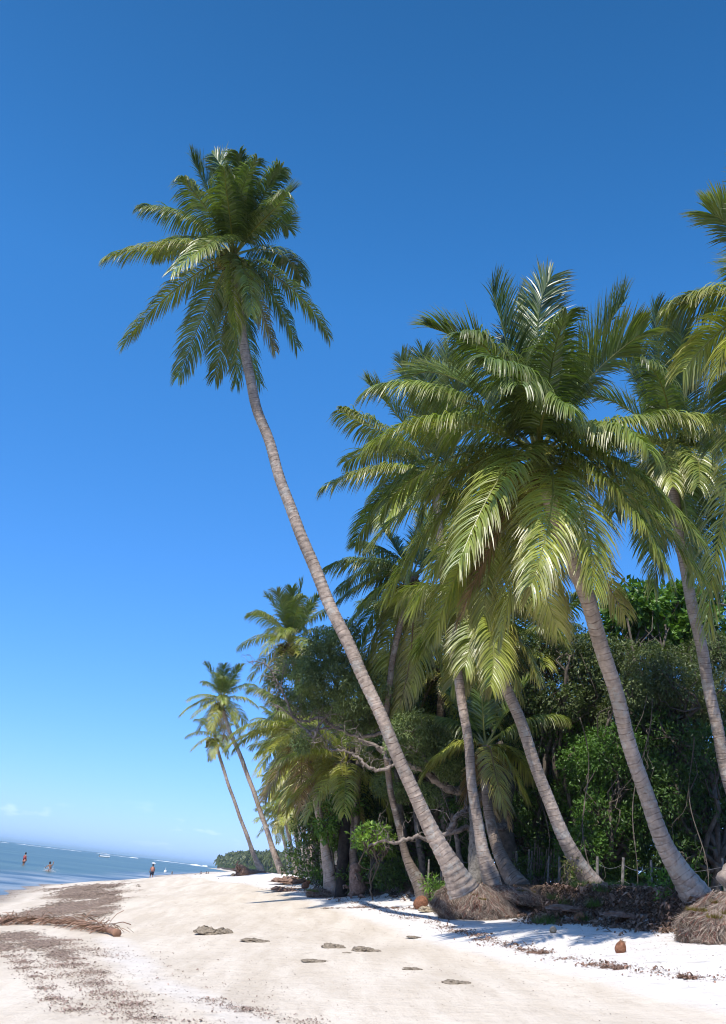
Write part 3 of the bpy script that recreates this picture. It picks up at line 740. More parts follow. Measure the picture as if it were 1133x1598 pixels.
# --- palm with upright trunk, crown behind the big crown on the left
pts = [(768, 1376, 27), (752, 1320, 27), (738, 1235, 26.9), (729, 1145, 26.8), (714, 1052, 26.7), (702, 985, 26.8), (692, 900, 26.9), (684, 810, 27), (680, 745, 27)]
wid = [0.55, 0.37, 0.30, 0.285, 0.28, 0.28, 0.28, 0.28, 0.30]
t, base, C, P3 = palm('coconut palm with nearly upright grey trunk right beside the tall leaning one', pts, wid, G_FRONT, 20, 0.05)
specs = [(505, 762, -.3, .32, .7), (530, 640, .2, .30, .6), (555, 845, .2, .42, .4), (575, 600, .6, .2, .4), (625, 560, .8, .12, .3), (660, 550, .3, .04, .2), (700, 545, .7, .03, .2), (720, 560, -.3, .04, .2), (600, 820, -.6, .42, .6), (575, 800, .7, .4, .5), (640, 900, -.4, .42, .7),
         (590, 700, .9, .35, .5), (760, 640, .6, .2, .3), (800, 760, .5, .4, .5), (700, 900, .6, .35, .9), (740, 890, -.3, .4, .8), (540, 720, .9, .4, .5)]
hero_crown(C, t, base, specs, L=4.8, n=145, ll=0.95, lw=0.035)
crown_core(C, t, base, 4)

# --- crown low left of centre
pts = [(656, 1384, 31), (634, 1335, 31), (618, 1272, 30.9), (608, 1222, 30.8), (602, 1160, 30.6), (606, 1080, 30.3), (622, 985, 30), (645, 900, 29.8)]
wid = [0.50, 0.29, 0.23, 0.22, 0.21, 0.21, 0.21, 0.23]
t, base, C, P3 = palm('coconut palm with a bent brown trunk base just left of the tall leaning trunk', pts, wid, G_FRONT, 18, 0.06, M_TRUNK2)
specs = [(510, 885, -.1, .34, .5), (524, 945, .1, .38, .5), (540, 985, -.5, .40, .6), (545, 1085, -.3, .30, .7), (570, 1095, -.7, .32, .8), (600, 1090, .5, .3, .7), (640, 1080, -.8, .35, .85), (560, 850, .7, .25, .4), (600, 830, .4, .08, .3), (660, 800, .7, .05, .3), (720, 860, .4, .25, .4),
         (555, 1010, .7, .4, .5), (690, 1060, -.3, .35, .9), (620, 1110, 0, .3, 1.2), (770, 900, .5, .4, .5), (530, 920, .8, .38, .5)]
hero_crown(C, t, base, specs, L=4.4, n=140, ll=0.95, lw=0.035)
crown_core(C, t, base, 4)

# --- low young palm under the others
pts = [(812, 1388, 28.2), (788, 1352, 28.6), (770, 1302, 29), (760, 1252, 29.2), (758, 1205, 29.3), (758, 1165, 29.4)]
wid = [0.72, 0.48, 0.36, 0.31, 0.30, 0.30]
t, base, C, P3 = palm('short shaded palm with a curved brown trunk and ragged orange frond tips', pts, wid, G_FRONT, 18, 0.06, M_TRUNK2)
specs = [(680, 1185, -.1, .45, .9), (660, 1215, .3, .4, .8), (820, 1245, -.1, .45, 1.0), (832, 1215, .4, .4, .9), (790, 1262, -.6, .4, 1.3), (770, 1270, .6, .35, 1.8), (700, 1080, .5, .15, .4), (760, 1020, .4, .03, .3), (830, 1060, .6, .15, .4), (880, 1120, .3, .3, .6), (650, 1120, .6, .3, .5), (795, 1290, .1, .3, 1.9, {'ll': .6}), (725, 1260, .2, .3, 1.9, {'ll': .6})]
hero_crown(C, t, base, specs, L=3.6, n=105, ll=0.8, lw=0.036)
crown_core(C, t, base, 0, 0.9)

# --- right hand palm behind
pts = [(1205, 1390, 25), (1160, 1290, 25), (1133, 1202, 24.9), (1108, 1080, 24.8), (1087, 975, 24.6), (1066, 870, 24.4), (1052, 780, 24.2), (1043, 705, 24)]
wid = [0.5, 0.38, 0.35, 0.33, 0.32, 0.32, 0.32, 0.33]
t, base, C, P3 = palm('coconut palm at the right edge whose curved trunk crosses the blue gap in the trees', pts, wid, G_FRONT, 20, 0.05)
specs = [(1020, 480, .5, .03, .15), (1060, 495, -.3, .03, .15), (985, 520, .4, .10, .25), (1095, 540, .5, .1, .2), (955, 540, .7, .2, .3), (1140, 600, .3, .25, .3), (1160, 700, -.3, .35, .45), (1150, 800, -.5, .40, .5), (1112, 905, .2, .35, .3), (1085, 900, -.4, .35, .5), (1050, 760, -1, .55, .8, {'len': .7}), (1010, 860, .5, .4, .5),
         (920, 620, .3, .35, .5), (935, 700, -.4, .4, .5), (960, 800, .6, .42, .5), (1090, 760, -.95, .5, .7, {'len': .8}), (1020, 920, -.2, .35, .6), (1180, 640, .8, .3, .4), (1000, 560, -.8, .15, .3), (1130, 850, .7, .4, .4), (1080, 880, .8, .35, 1.4, {'ll': .8})]
hero_crown(C, t, base, specs, L=4.8, n=150, ll=0.95, lw=0.034)
crown_core(C, t, base, 5)

# --- palm standing on the right-hand root ball, crown cut by the frame
rb2 = hit(1110, 1476)
pb = rb2 + np.array([0.75, 0.85, 0])
bpx, bpy_ = project(pb + np.array([0.05, 0.1, 0.9]))
D0 = pb[1] + 0.1
pts = [(bpx, bpy_, D0), (1215, 1250, D0), (1235, 1050, D0 - .2), (1245, 850, D0 - .4), (1245, 650, D0 - .7), (1232, 470, D0 - 1)]
wid = [0.85, 0.5, 0.42, 0.40, 0.37, 0.38]
t, base, C, P3 = palm('coconut palm on the fibrous root ball at the right edge, trunk out of view', pts, wid, G_FRONT, 20, 0.08, seat=False)
specs = [(1112, 335, .2, .35, .4), (1045, 480, .1, .30, .7), (1066, 580, -.4, .36, .75), (1118, 585, -.7, .40, .9), (1200, 200, .3, .05, .2), (1290, 210, .3, .05, .2), (1110, 700, .5, .4, .6), (1105, 985, .0, .12, .9, {'len': 1.15}), (1350, 330, .4, .3, .4), (1400, 450, .2, .35, .5), (1380, 600, -.3, .4, .6), (1280, 800, -.4, .35, .7), (1200, 800, .6, .35, .7), (1150, 430, .9, .3, .4), (1260, 230, -.8, .1, .3), (1330, 700, .6, .4, .5)]
hero_crown(C, t, base, specs, L=4.8, n=165, ll=1.0, lw=0.033)
crown_core(C, t, base, 4)
s3 = root_mass(t, base, pb + np.array([0.1, 0.0, 0.0]), 1.05, 0.85, 0.98, 12000, 0.45, (0.15, 0.1), 9)
tufts(t, base, [(*s3(a_, t_), .13) for a_, t_ in ((185, .66), (200, .62), (215, .66), (228, .6), (242, .66), (255, .62), (268, .66), (280, .62), (210, .78), (250, .78))], n=240, c0=(0.15, 0.12, 0.02), hgt=.08)

# ================================================================= PALMS FARTHER ALONG
def back_palm(label, pts, wid, n=26, scale=1.0, el=(-62, 78), seed=0, nuts=4, sides=12, group=G_BACK, material=None, lean=(0, 0)):
    t, base, C, P3 = palm(label, pts, wid, group, sides, 0.12, material)
    pool_crown(C, t, base, n, scale, el, seed, lean)
    if nuts: crown_core(C, t, base, nuts, 0.9)
    return t
back_palm('thin palm leaning left over the sand, taller and right-hand one of the far leaning pair', [(440, 1364, 54), (427, 1328, 54), (411, 1280, 54), (391, 1222, 54), (371, 1170, 54), (358, 1140, 54), (350, 1115, 54), (345, 1094, 54)], [.5, .34, .28, .25, .24, .23, .22, .22], 25, .57, (-68, 76), 11)
back_palm('thin palm leaning left toward the sea, shorter and left-hand one of the far leaning pair', [(408, 1361, 60), (397, 1335, 60), (380, 1290, 60), (361, 1237, 60), (346, 1192, 60), (339, 1165, 60), (335, 1150, 60)], [.5, .32, .24, .21, .20, .19, .19], 16, .44, (-62, 60), 12)
back_palm('palm with a dense spiky crown standing above the twisted pale tree', [(508, 1368, 44), (500, 1270, 44), (482, 1150, 43.5), (464, 1060, 43), (452, 1002, 43)], [.5, .36, .33, .31, .3], 30, .68, (-72, 80), 13)
back_palm('palm with a stout pale trunk and mossy root foot at the edge of the sand', [(517, 1374, 37), (508, 1325, 37), (498, 1272, 37), (490, 1228, 37), (480, 1185, 37), (470, 1145, 37)], [.66, .38, .31, .28, .27, .27], 26, .72, (-74, 45), 14)
sr_ = at(517, 1374, 37); rz = float(zg(sr_[0], sr_[1])); pr_ = [o for o in COL.objects if o.name.startswith('palm_tree') and o.get('label', '').startswith('palm with a stout')][0]
s4 = root_mass(pr_, np.array(pr_.location), np.array([sr_[0] - .1, sr_[1], rz]), .65, .5, .34, 2600, .4, (0, 0), 15)
tufts(pr_, np.array(pr_.location), [(*s4(a_, .66), .14) for a_ in (190, 215, 240)], c0=(.10, .14, .03), n=160)
back_palm('palm with drooping yellow-green crown just left of the stout pale trunk', [(489, 1361, 52), (485, 1310, 52), (481, 1268, 52), (474, 1225, 52), (468, 1185, 52)], [.5, .34, .3, .28, .28], 26, .70, (-74, 45), 15)
back_palm('palm leaning in front of the sunlit gap, its crown reaching toward the sea', [(474, 1360, 85), (468, 1310, 85), (458, 1255, 85), (446, 1190, 85), (434, 1135, 85)], [.5, .34, .3, .28, .28], 26, .66, (-74, 60), 16)
back_palm('palm whose low crown hangs over the sandy track end of the grove', [(470, 1360, 75), (464, 1318, 75), (456, 1275, 75), (447, 1235, 75)], [.5, .34, .3, .28], 24, .62, (-74, 45), 17)
back_palm('small far palm with blue-grey crown standing in the gap before the headland', [(452, 1357, 92), (448, 1335, 92), (443, 1310, 92), (438, 1280, 92)], [.5, .36, .32, .3], 20, .66, (-60, 70), 18)
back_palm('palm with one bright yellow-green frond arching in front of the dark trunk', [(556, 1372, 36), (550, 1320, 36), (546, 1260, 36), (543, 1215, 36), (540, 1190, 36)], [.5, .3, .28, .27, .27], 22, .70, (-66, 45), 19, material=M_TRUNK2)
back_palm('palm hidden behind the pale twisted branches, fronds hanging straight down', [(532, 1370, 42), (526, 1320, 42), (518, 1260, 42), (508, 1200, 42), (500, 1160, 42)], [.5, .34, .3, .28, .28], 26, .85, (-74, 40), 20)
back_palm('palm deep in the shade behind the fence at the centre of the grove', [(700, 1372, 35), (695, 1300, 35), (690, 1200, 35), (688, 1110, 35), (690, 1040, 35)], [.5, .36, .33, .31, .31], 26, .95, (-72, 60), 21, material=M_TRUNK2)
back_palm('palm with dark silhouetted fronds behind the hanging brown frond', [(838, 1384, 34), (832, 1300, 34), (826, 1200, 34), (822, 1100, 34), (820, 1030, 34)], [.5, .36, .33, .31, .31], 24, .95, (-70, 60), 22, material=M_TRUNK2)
back_palm('far palm of the row, its thin trunk leaning left behind the others', [(497, 1361, 66), (489, 1322, 66), (480, 1280, 66), (470, 1240, 66)], [.5, .33, .3, .28], 22, .66, (-70, 50), 23)
back_palm('palm farthest along the row, crown nearly hidden by its neighbours', [(462, 1359, 74), (455, 1325, 74), (448, 1290, 74), (446, 1262, 74)], [.5, .33, .3, .28], 22, .6, (-70, 50), 24)

# ================================================================= BROADLEAF TREES
G_TREES = 'broadleaf trees in the thicket behind the palms'
def leaves(mb, clumps, per, ln, wd, c0, c1, seed=0, droop=0.2, flatz=0.75, cluster=5):
    """clumps: list of (centre, radius). leaves in small sprays through each clump's outer volume"""
    rs = np.random.default_rng(seed)
    for (c, r) in clumps:
        n = int(per * (r / 1.0) ** 2)
        k = max(1, n // cluster)
        u = unit(rs.normal(size=(k, 3))); rad = r * rs.uniform(0.25, 1.0, k) ** 0.45 * (1 + 0.18 * np.sin(u[:, 0] * 5 + seed) * np.cos(u[:, 2] * 4 + u[:, 1] * 3))
        ctr = c + u * rad[:, None] * np.array([1, 1, flatz])
        p = np.repeat(ctr, cluster, 0); uu = np.repeat(u, cluster, 0); n = len(p)
        d = unit(uu * 0.6 + rs.normal(size=(n, 3)) * 0.75 + np.array([0, 0, -droop]))
        nrm = unit(uu * 0.5 + np.array([0, 0, 0.9]) + rs.normal(size=(n, 3)) * 0.55)
        w = unit(np.cross(d, nrm)); nr = np.cross(w, d)
        L_ = ln * rs.uniform(0.65, 1.25, n)[:, None]; W_ = wd * rs.uniform(0.7, 1.2, n)[:, None]
        p = p + d * 0.15 * L_ + rs.normal(size=(n, 3)) * ln * 0.35
        a = p; b = p + d * L_ * 0.5 + w * W_ * 0.5 + nr * W_ * 0.12; cc = p + d * L_; e = p + d * L_ * 0.5 - w * W_ * 0.5 + nr * W_ * 0.12
        V = np.stack([a, b, cc, e], 1).reshape(-1, 3); i = np.arange(n)[:, None] * 4
        T = np.concatenate([i + [0, 1, 2], i + [0, 2, 3]], 0)
        f = np.clip(np.repeat(rs.uniform(0, 1, k), cluster) * 0.6 + rs.uniform(0, 0.4, n), 0, 1)[:, None]
        C = np.array(c0) * (1 - f) + np.array(c1) * f
        C = C * rs.uniform(0.75, 1.25, (n, 1))
        mb.add(V, None, T, np.repeat(C, 4, 0))
def limb(mb, a, b, r0_, r1_, rs, wig=0.12, n=9, sides=7, col=(1, 1, 1)):
    a = np.asarray(a, float); b = np.asarray(b, float); L_ = np.linalg.norm(b - a)
    t = np.linspace(0, 1, n)[:, None]
    mid = rs.normal(size=(4, 3)) * L_ * wig
    off = sum(mid[i] * np.sin(np.pi * (i + 1) * t) / (i + 1) for i in range(4))
    P = a + (b - a) * t + off
    tube(mb, P, np.linspace(r0_, r1_, n), sides, col)
    return P
def tree(label, base_px, clumps, per=1500, ln=0.13, wd=0.06, c0=(0.04, 0.085, 0.02), c1=(0.10, 0.17, 0.035), seed=0, trunk_r=0.16, bark=None, cat='tree', name='broadleaf_tree', group=G_TREES, droop=0.2, twigs=10, cluster=5):
    rs = np.random.default_rng(seed + 100)
    b = at(*base_px); base = np.array([b[0], b[1], float(zg(b[0], b[1])) - 0.05])
    t = empty(name, base, label, cat, group)
    cl = [(at(px, py, D), r) for px, py, D, r in clumps]
    cen = np.mean([c for c, r in cl], 0)
    mb = MB()
    fork = base * 0.55 + cen * 0.45
    P = limb(mb, base, fork, trunk_r, trunk_r * 0.7, rs, 0.06, 12, 9)
    mb2 = MB()
    for c, r in cl:
        s_ = P[rs.integers(7, 12)]
        Q_ = limb(mb2, s_, c, trunk_r * 0.5, 0.03, rs, 0.12)
        for k in range(twigs):
            q = Q_[rs.integers(4, 9)]; limb(mb2, q, c + unit(rs.normal(size=3)) * r * rs.uniform(0.5, 0.95), 0.03, 0.008, rs, 0.12, 6, 4)
    link('trunk', mb.mesh('tree_trunk', True, base), t, mat=bark or M_BARK)
    link('branches', mb2.mesh('tree_limbs', True, base), t, mat=bark or M_BARK)
    mb3 = MB(); leaves(mb3, cl, per, ln, wd, c0, c1, seed, droop, cluster=cluster)
    link('crown', mb3.mesh('tree_crown', False, base), t, mat=M_LEAF)
    return t

def cl(box, D, n, r, seed, dj=1.5):
    """n clumps scattered over an image box at about depth D"""
    rs = np.random.default_rng(seed); out = []
    x0, y0, x1, y1 = box
    k = int(math.ceil(math.sqrt(n * (x1 - x0) / (y1 - y0)))); m_ = int(math.ceil(n / k))
    for i in range(k):
        for j in range(m_):
            out.append((x0 + (i + rs.uniform(.15, .85)) / k * (x1 - x0), y0 + (j + rs.uniform(.15, .85)) / m_ * (y1 - y0), D + rs.uniform(-dj, dj), r * rs.uniform(.8, 1.25)))
    return out
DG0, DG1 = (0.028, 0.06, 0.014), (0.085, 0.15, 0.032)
MG0, MG1 = (0.045, 0.085, 0.02), (0.13, 0.20, 0.045)
BG0, BG1 = (0.055, 0.12, 0.018), (0.14, 0.26, 0.04)
OL0, OL1 = (0.07, 0.10, 0.035), (0.16, 0.19, 0.07)
tree('sea almond tree with big bright rounded leaves against the sky, behind the right-hand palm trunk', (1060, 1385, 33), cl((965, 915, 1125, 1010), 33, 13, 0.75, 1), 900, 0.26, 0.15, BG0, BG1, 1, cluster=8, twigs=6)
tree('tree with pale dusty green crown right of the big leaning trunk, under the almond tree', (1040, 1388, 30), cl((955, 1010, 1150, 1130), 30, 14, 0.85, 2), 2600, 0.12, 0.045, OL0, OL1, 2, droop=0.6)
tree('dark green tree filling the right edge beside the fence, behind the last trunk', (1120, 1395, 28), cl((1010, 1120, 1170, 1350), 28.5, 16, 0.85, 3), 1500, 0.14, 0.06, DG0, DG1, 3)
tree('fresh green bushy tree between the two leaning trunks, reaching down to the fence', (930, 1390, 30), cl((880, 1130, 1010, 1335), 30, 19, 0.75, 4), 2300, 0.13, 0.055, MG0, (0.12, 0.24, 0.04), 4)
tree('dark spreading tree behind the yellow hanging fronds of the centre palms', (880, 1392, 33), cl((810, 990, 965, 1140), 32, 14, 0.85, 5), 2200, 0.13, 0.055, DG0, OL1, 5, droop=0.5)
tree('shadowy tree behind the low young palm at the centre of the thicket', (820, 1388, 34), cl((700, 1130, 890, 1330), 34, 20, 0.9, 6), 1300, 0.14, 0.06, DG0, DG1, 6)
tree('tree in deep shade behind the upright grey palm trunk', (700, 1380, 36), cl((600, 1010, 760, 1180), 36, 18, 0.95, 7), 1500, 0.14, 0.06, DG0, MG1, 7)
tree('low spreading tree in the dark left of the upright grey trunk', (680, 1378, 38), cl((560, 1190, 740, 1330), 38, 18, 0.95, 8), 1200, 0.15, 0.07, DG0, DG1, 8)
tree('dark tree behind the black trunk at the left end of the thicket', (560, 1368, 44), cl((480, 1200, 620, 1350), 43, 16, 1.05, 9), 1200, 0.17, 0.07, DG0, MG1, 9)
tree('leafy tree filling the grove behind the palm row near the sea end', (520, 1362, 60), cl((500, 1245, 550, 1320), 58, 9, 1.0, 10), 900, 0.22, 0.09, DG0, MG1, 10)
tree('young shrub tree with light green leaves beside the black trunk', (530, 1368, 37), cl((505, 1250, 545, 1310), 37, 5, 0.5, 11), 1500, 0.2, 0.1, BG0, (0.16, 0.28, 0.05), 11, 0.05)
tree('small sapling with glowing lime green leaves at the end of the bare branch', (585, 1374, 33), cl((560, 1285, 605, 1325), 33, 6, 0.36, 12), 1900, 0.17, 0.075, (0.12, 0.22, 0.03), (0.26, 0.40, 0.06), 12, 0.03)
# far interior of the wood, so no horizon shows through
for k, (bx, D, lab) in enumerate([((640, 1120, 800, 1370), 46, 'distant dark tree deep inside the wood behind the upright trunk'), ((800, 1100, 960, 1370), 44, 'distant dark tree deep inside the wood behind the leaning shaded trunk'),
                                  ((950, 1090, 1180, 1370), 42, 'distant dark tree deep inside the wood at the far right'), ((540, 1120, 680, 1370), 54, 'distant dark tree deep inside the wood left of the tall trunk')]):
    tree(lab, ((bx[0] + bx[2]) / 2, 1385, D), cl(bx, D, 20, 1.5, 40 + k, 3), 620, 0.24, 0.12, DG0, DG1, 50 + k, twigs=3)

# ---- twisted pale tree in the middle with bare branches
b = at(800, 1385, 31); base = np.array([b[0], b[1], float(zg(b[0], b[1]))])
tt = empty('twisted_tree', base, 'old twisted tree with bare pale branches reaching left in front of olive foliage', 'tree', G_TREES)
mb = MB()
def pline(mb, pts, r0_, r1_, sides=8, jit=0.02):
    W = np.array([at(*p) for p in pts]); P, s = resample(W, max(8, len(pts) * 7)); P = P + rng.normal(size=P.shape) * jit
    tube(mb, P, np.linspace(r0_, r1_, len(P)) * (1 + 0.08 * rng.normal(size=len(P))), sides); return P
pline(mb, [(800, 1388, 31), (790, 1330, 31), (785, 1270, 31), (790, 1210, 31), (775, 1160, 31.2)], 0.34, 0.22, 10)
link('trunk', mb.mesh('twisted_trunk', True, base), tt, mat=M_BARK)
mb = MB(); main = []
for pts_, a_, c_ in [
    ([(785, 1260, 31), (740, 1240, 30.8), (700, 1232, 30.6), (665, 1205, 30.4), (630, 1190, 30.2), (590, 1165, 30.2), (560, 1155, 30.2)], .18, .04),
    ([(700, 1232, 30.6), (672, 1195, 30.5), (640, 1160, 30.5), (600, 1145, 30.8), (560, 1150, 31), (520, 1135, 31), (480, 1140, 31), (455, 1115, 31)], .10, .02),
    ([(790, 1290, 30.8), (740, 1290, 30), (700, 1300, 29.6), (670, 1312, 29.5), (650, 1305, 29.5), (620, 1315, 29.5), (600, 1312, 29.5), (575, 1320, 29.5)], .11, .03),
    ([(700, 1300, 29.6), (712, 1275, 29.6), (730, 1262, 29.8)], .08, .06),
    ([(590, 1165, 30.2), (610, 1195, 30), (585, 1200, 30), (560, 1185, 30), (540, 1172, 30), (515, 1170, 30)], .07, .025),
    ([(600, 1200, 30), (620, 1190, 29.9), (628, 1170, 29.9), (645, 1165, 29.9)], .05, .02),
    ([(520, 1135, 31), (500, 1120, 31), (470, 1125, 31), (440, 1105, 31), (425, 1100, 31)], .06, .015),
    ([(480, 1140, 31), (490, 1150, 30.8), (497, 1132, 30.8), (505, 1125, 30.8)], .05, .03),
    ([(455, 1115, 31), (440, 1080, 31), (425, 1050, 31), (410, 1030, 31)], .04, .01),
    ([(560, 1150, 31), (540, 1100, 31.4), (520, 1060, 31.6), (500, 1030, 31.8)], .08, .02),
    ([(600, 1145, 30.8), (600, 1100, 31.5), (580, 1060, 31.6)], .08, .02)]:
    main.append(pline(mb, pts_, a_, c_, 7))
rs = np.random.default_rng(77)
for P in main:
    for k in range(14 if len(P) > 20 else 7):
        q = P[rs.integers(len(P) // 3, len(P))]; d = unit(rs.normal(size=3) + np.array([-0.3, 0, 0.35])); L_ = rs.uniform(0.3, 1.0)
        Q_ = limb(mb, q, q + d * L_, 0.015, 0.004, rs, 0.16, 7, 4)
        for j in range(3):
            q2 = Q_[rs.integers(2, 7)]; limb(mb, q2, q2 + unit(rs.normal(size=3) + d) * L_ * 0.5, 0.006, 0.002, rs, 0.15, 5, 3)
link('branches', mb.mesh('bare_branches', True, base), tt, mat=M_PALEBARK)
mb = MB()
cls = [(at(x_, y_, rs.uniform(29.8, 32.6)), r_ * 1.08) for x_, y_, r_ in [(455, 1040, .42), (480, 1060, .5), (500, 1025, .55), (530, 1010, .5), (520, 1060, .6), (552, 1040, .6), (480, 1095, .5), (515, 1100, .55), (550, 1090, .6), (585, 1075, .6), (445, 1085, .35), (590, 1115, .55), (620, 1100, .6), (560, 1125, .45), (640, 1135, .6),
       (505, 1000, .4), (540, 985, .4), (660, 1180, .5), (690, 1150, .5), (620, 1160, .35), (600, 1225, .35), (625, 1235, .35), (665, 1240, .4), (470, 1160, .3), (430, 1060, .28), (700, 1200, .4)]]
leaves(mb, cls, 7000, 0.11, 0.04, (0.09, 0.13, 0.045), (0.22, 0.27, 0.10), 33, 0.7, 0.85, 6)
link('crown', mb.mesh('olive_crown', False, base), tt, mat=M_LEAF)

# ---- bare stems in the shade
def stem(label, pts, r0_, r1_, material):
    b = at(*pts[0]); base = np.array([b[0], b[1], float(zg(b[0], b[1]))]); mb = MB()
    W = [base - [0, 0, .05]] + [at(*p) for p in pts[1:]]
    P, s = resample(np.array(W), 26); P += rng.normal(size=P.shape) * 0.008
    tube(mb, P, np.linspace(r0_, r1_, 26) * (1 + .05 * rng.normal(size=26)), 9)
    o = link('bare_tree', mb.mesh('stem', True, base), None, base, material)
    tag(o, label, 'bare tree', 'bare stems in the shade of the grove'); return o
M_BLACK = bark_mat('near_black_bark', (0.012, 0.01, 0.009), (0.05, 0.042, 0.036), 5)  # bark tone close to black over the whole stem
stem('nearly black straight trunk at the left end of the thicket', [(535, 1372, 36), (536, 1330, 36), (540, 1280, 36), (545, 1225, 36), (548, 1160, 36)], .22, .15, M_BLACK)
stem('slim pale trunk in the grove left of the stout mossy-footed palm', [(496, 1363, 46), (492, 1320, 46), (486, 1280, 46), (478, 1240, 46)], .13, .10, M_PALEBARK)
stem('slim pale trunk second inland from the gap before the headland', [(484, 1361, 50), (478, 1325, 50), (472, 1290, 50), (462, 1255, 50)], .13, .10, M_PALEBARK)
stem('thin pinkish bare trunk just right of the black trunk', [(552, 1345, 36), (554, 1300, 36), (556, 1250, 36), (560, 1200, 36), (555, 1150, 36)], .13, .10, M_PALEBARK)
stem('short thick leaning trunk behind the lime green sapling', [(592, 1368, 37), (588, 1340, 37), (580, 1318, 37), (565, 1290, 37), (560, 1250, 37)], .26, .18, M_PALEBARK)
stem('dark slender trunk right of the bent brown palm base', [(640, 1382, 35), (634, 1330, 35), (628, 1290, 35), (623, 1245, 35), (618, 1200, 35)], .12, .09, M_BARK)
stem('slender grey trunk left of the tall leaning palm, behind the bare branch', [(660, 1382, 35), (658, 1345, 35), (652, 1300, 35), (648, 1255, 35), (645, 1210, 35)], .12, .09, M_PALEBARK)
stem('vertical grey ribbed trunk between the tall palm and its upright neighbour', [(744, 1382, 29.5), (742, 1340, 29.5), (742, 1290, 29.5), (740, 1240, 29.5)], .22, .16, M_WOOD)
stem('thin pale leaning stem behind the base of the tall palm', [(724, 1380, 32), (718, 1340, 32), (712, 1305, 32), (705, 1270, 32)], .09, .07, M_PALEBARK)

# ---- creepers hanging in the thicket
for k, (x0, y0, x1, y1, D, lab) in enumerate([(905, 1120, 925, 1390, 27.5, 'long brown creeper hanging left of the fresh green bushy tree'), (1010, 1090, 985, 1395, 27, 'wavy creeper hanging between the two right-hand leaning trunks'), (1075, 1150, 1100, 1400, 26.5, 'thin creeper hanging near the right edge before the dark tree'),
                                            (845, 1150, 850, 1385, 30, 'creeper hanging behind the short row of stakes'), (690, 1180, 700, 1375, 30, 'creeper hanging between the tall palm and the upright grey trunk')]):
    rs = np.random.default_rng(900 + k); P = np.array([at(x0 + (x1 - x0) * f + 9 * math.sin(f * 7 + k) , y0 + (y1 - y0) * f, D + .5 * math.sin(f * 5)) for f in np.linspace(0, 1, 26)]); mb = MB()
    tube(mb, P, .016 + .004 * rs.normal(size=26), 5)
    for j in range(4): q = P[rs.integers(3, 20)]; limb(mb, q, q + np.array([rs.normal(0, .4), rs.normal(0, .2), -rs.uniform(.5, 1.6)]), .010, .004, rs, .1, 8, 4)
    o = link('creeper', mb.mesh('creeper', True, P[-1]), None, P[-1], M_BARK); tag(o, lab, 'vine', 'creepers hanging in the thicket')

# ---- fence
fb = hit(860, 1392) if False else None
posts = [(575, 1348, 1376, 36), (596, 1335, 1366, 38), (609, 1338, 1366, 38), (643, 1333, 1364, 38), (668, 1341, 1384, 31), (687, 1350, 1380, 32),
         (794, 1336, 1384, 31), (803, 1328, 1386, 30), (823, 1325, 1386, 30), (827, 1328, 1386, 30.4), (854, 1336, 1390, 29), (872, 1352, 1390, 29), (884, 1352, 1392, 29), (930, 1336, 1398, 27), (971, 1338, 1400, 26.5), (1017, 1342, 1402, 26), (1131, 1340, 1398, 24.5)]
p0 = at(803, 1386, 30); fbz = np.array([p0[0], p0[1], float(zg(p0[0], p0[1]))])
fence = empty('post_fence', fbz, 'old fence of thin grey posts and slack wire in the shade behind the palms', 'fence')
tops = []
for px, yt, yb, D in posts:
    a = at(px, yb, D); zt_ = at(px, yt, D)[2]; g_ = float(zg(a[0], a[1]))
    h_ = max(0.8, zt_ - g_); mb = MB()
    P = np.array([[a[0], a[1], g_ - 0.2], [a[0] + rng.normal(0, .01), a[1], g_ + h_ * .5], [a[0] + rng.normal(0, .03), a[1], g_ + h_]])
    r_ = rng.uniform(.028, .045); tube(mb, P, [r_, r_ * .95, r_ * .85], 7, jag=.05)
    link('post', mb.mesh('fence_post', False, fbz), fence, mat=M_WOOD); tops.append((a[0], a[1], g_, h_))
tops.sort()
for f in (0.35, 0.8):
    for (x1, y1, g1, h1), (x2, y2, g2, h2) in zip(tops[:-1], tops[1:]):
        if abs(y1 - y2) > 4 or abs(x1 - x2) > 3.5: continue
        mb = MB(); t_ = np.linspace(0, 1, 8)[:, None]; A_ = np.array([x1, y1, g1 + h1 * f]); B_ = np.array([x2, y2, g2 + h2 * f])
        tube(mb, A_ + (B_ - A_) * t_ - np.array([0, 0, .12]) * np.sin(np.pi * t_), 0.004, 4)
        link('wire', mb.mesh('fence_wire', True, fbz), fence, mat=M_WIRE)
# slatted panel seen between the trunks
mb = MB()
for k in range(14):
    a = at(832 + k * 4.2, 1386, 31.5); g_ = float(zg(a[0], a[1])); h_ = 1.25 + .12 * rng.normal()
    tube(mb, np.array([[a[0], a[1], g_], [a[0] + rng.normal(0, .02), a[1], g_ + h_]]), [.025, .02], 5)
p0 = at(850, 1386, 31.5); pz = np.array([p0[0], p0[1], float(zg(p0[0], p0[1]))])
o = link('stake_fence', mb.mesh('stakes', False, pz), None, pz, M_PALEBARK); tag(o, 'short row of close-set pale stakes behind the thin grey fence posts', 'fence')

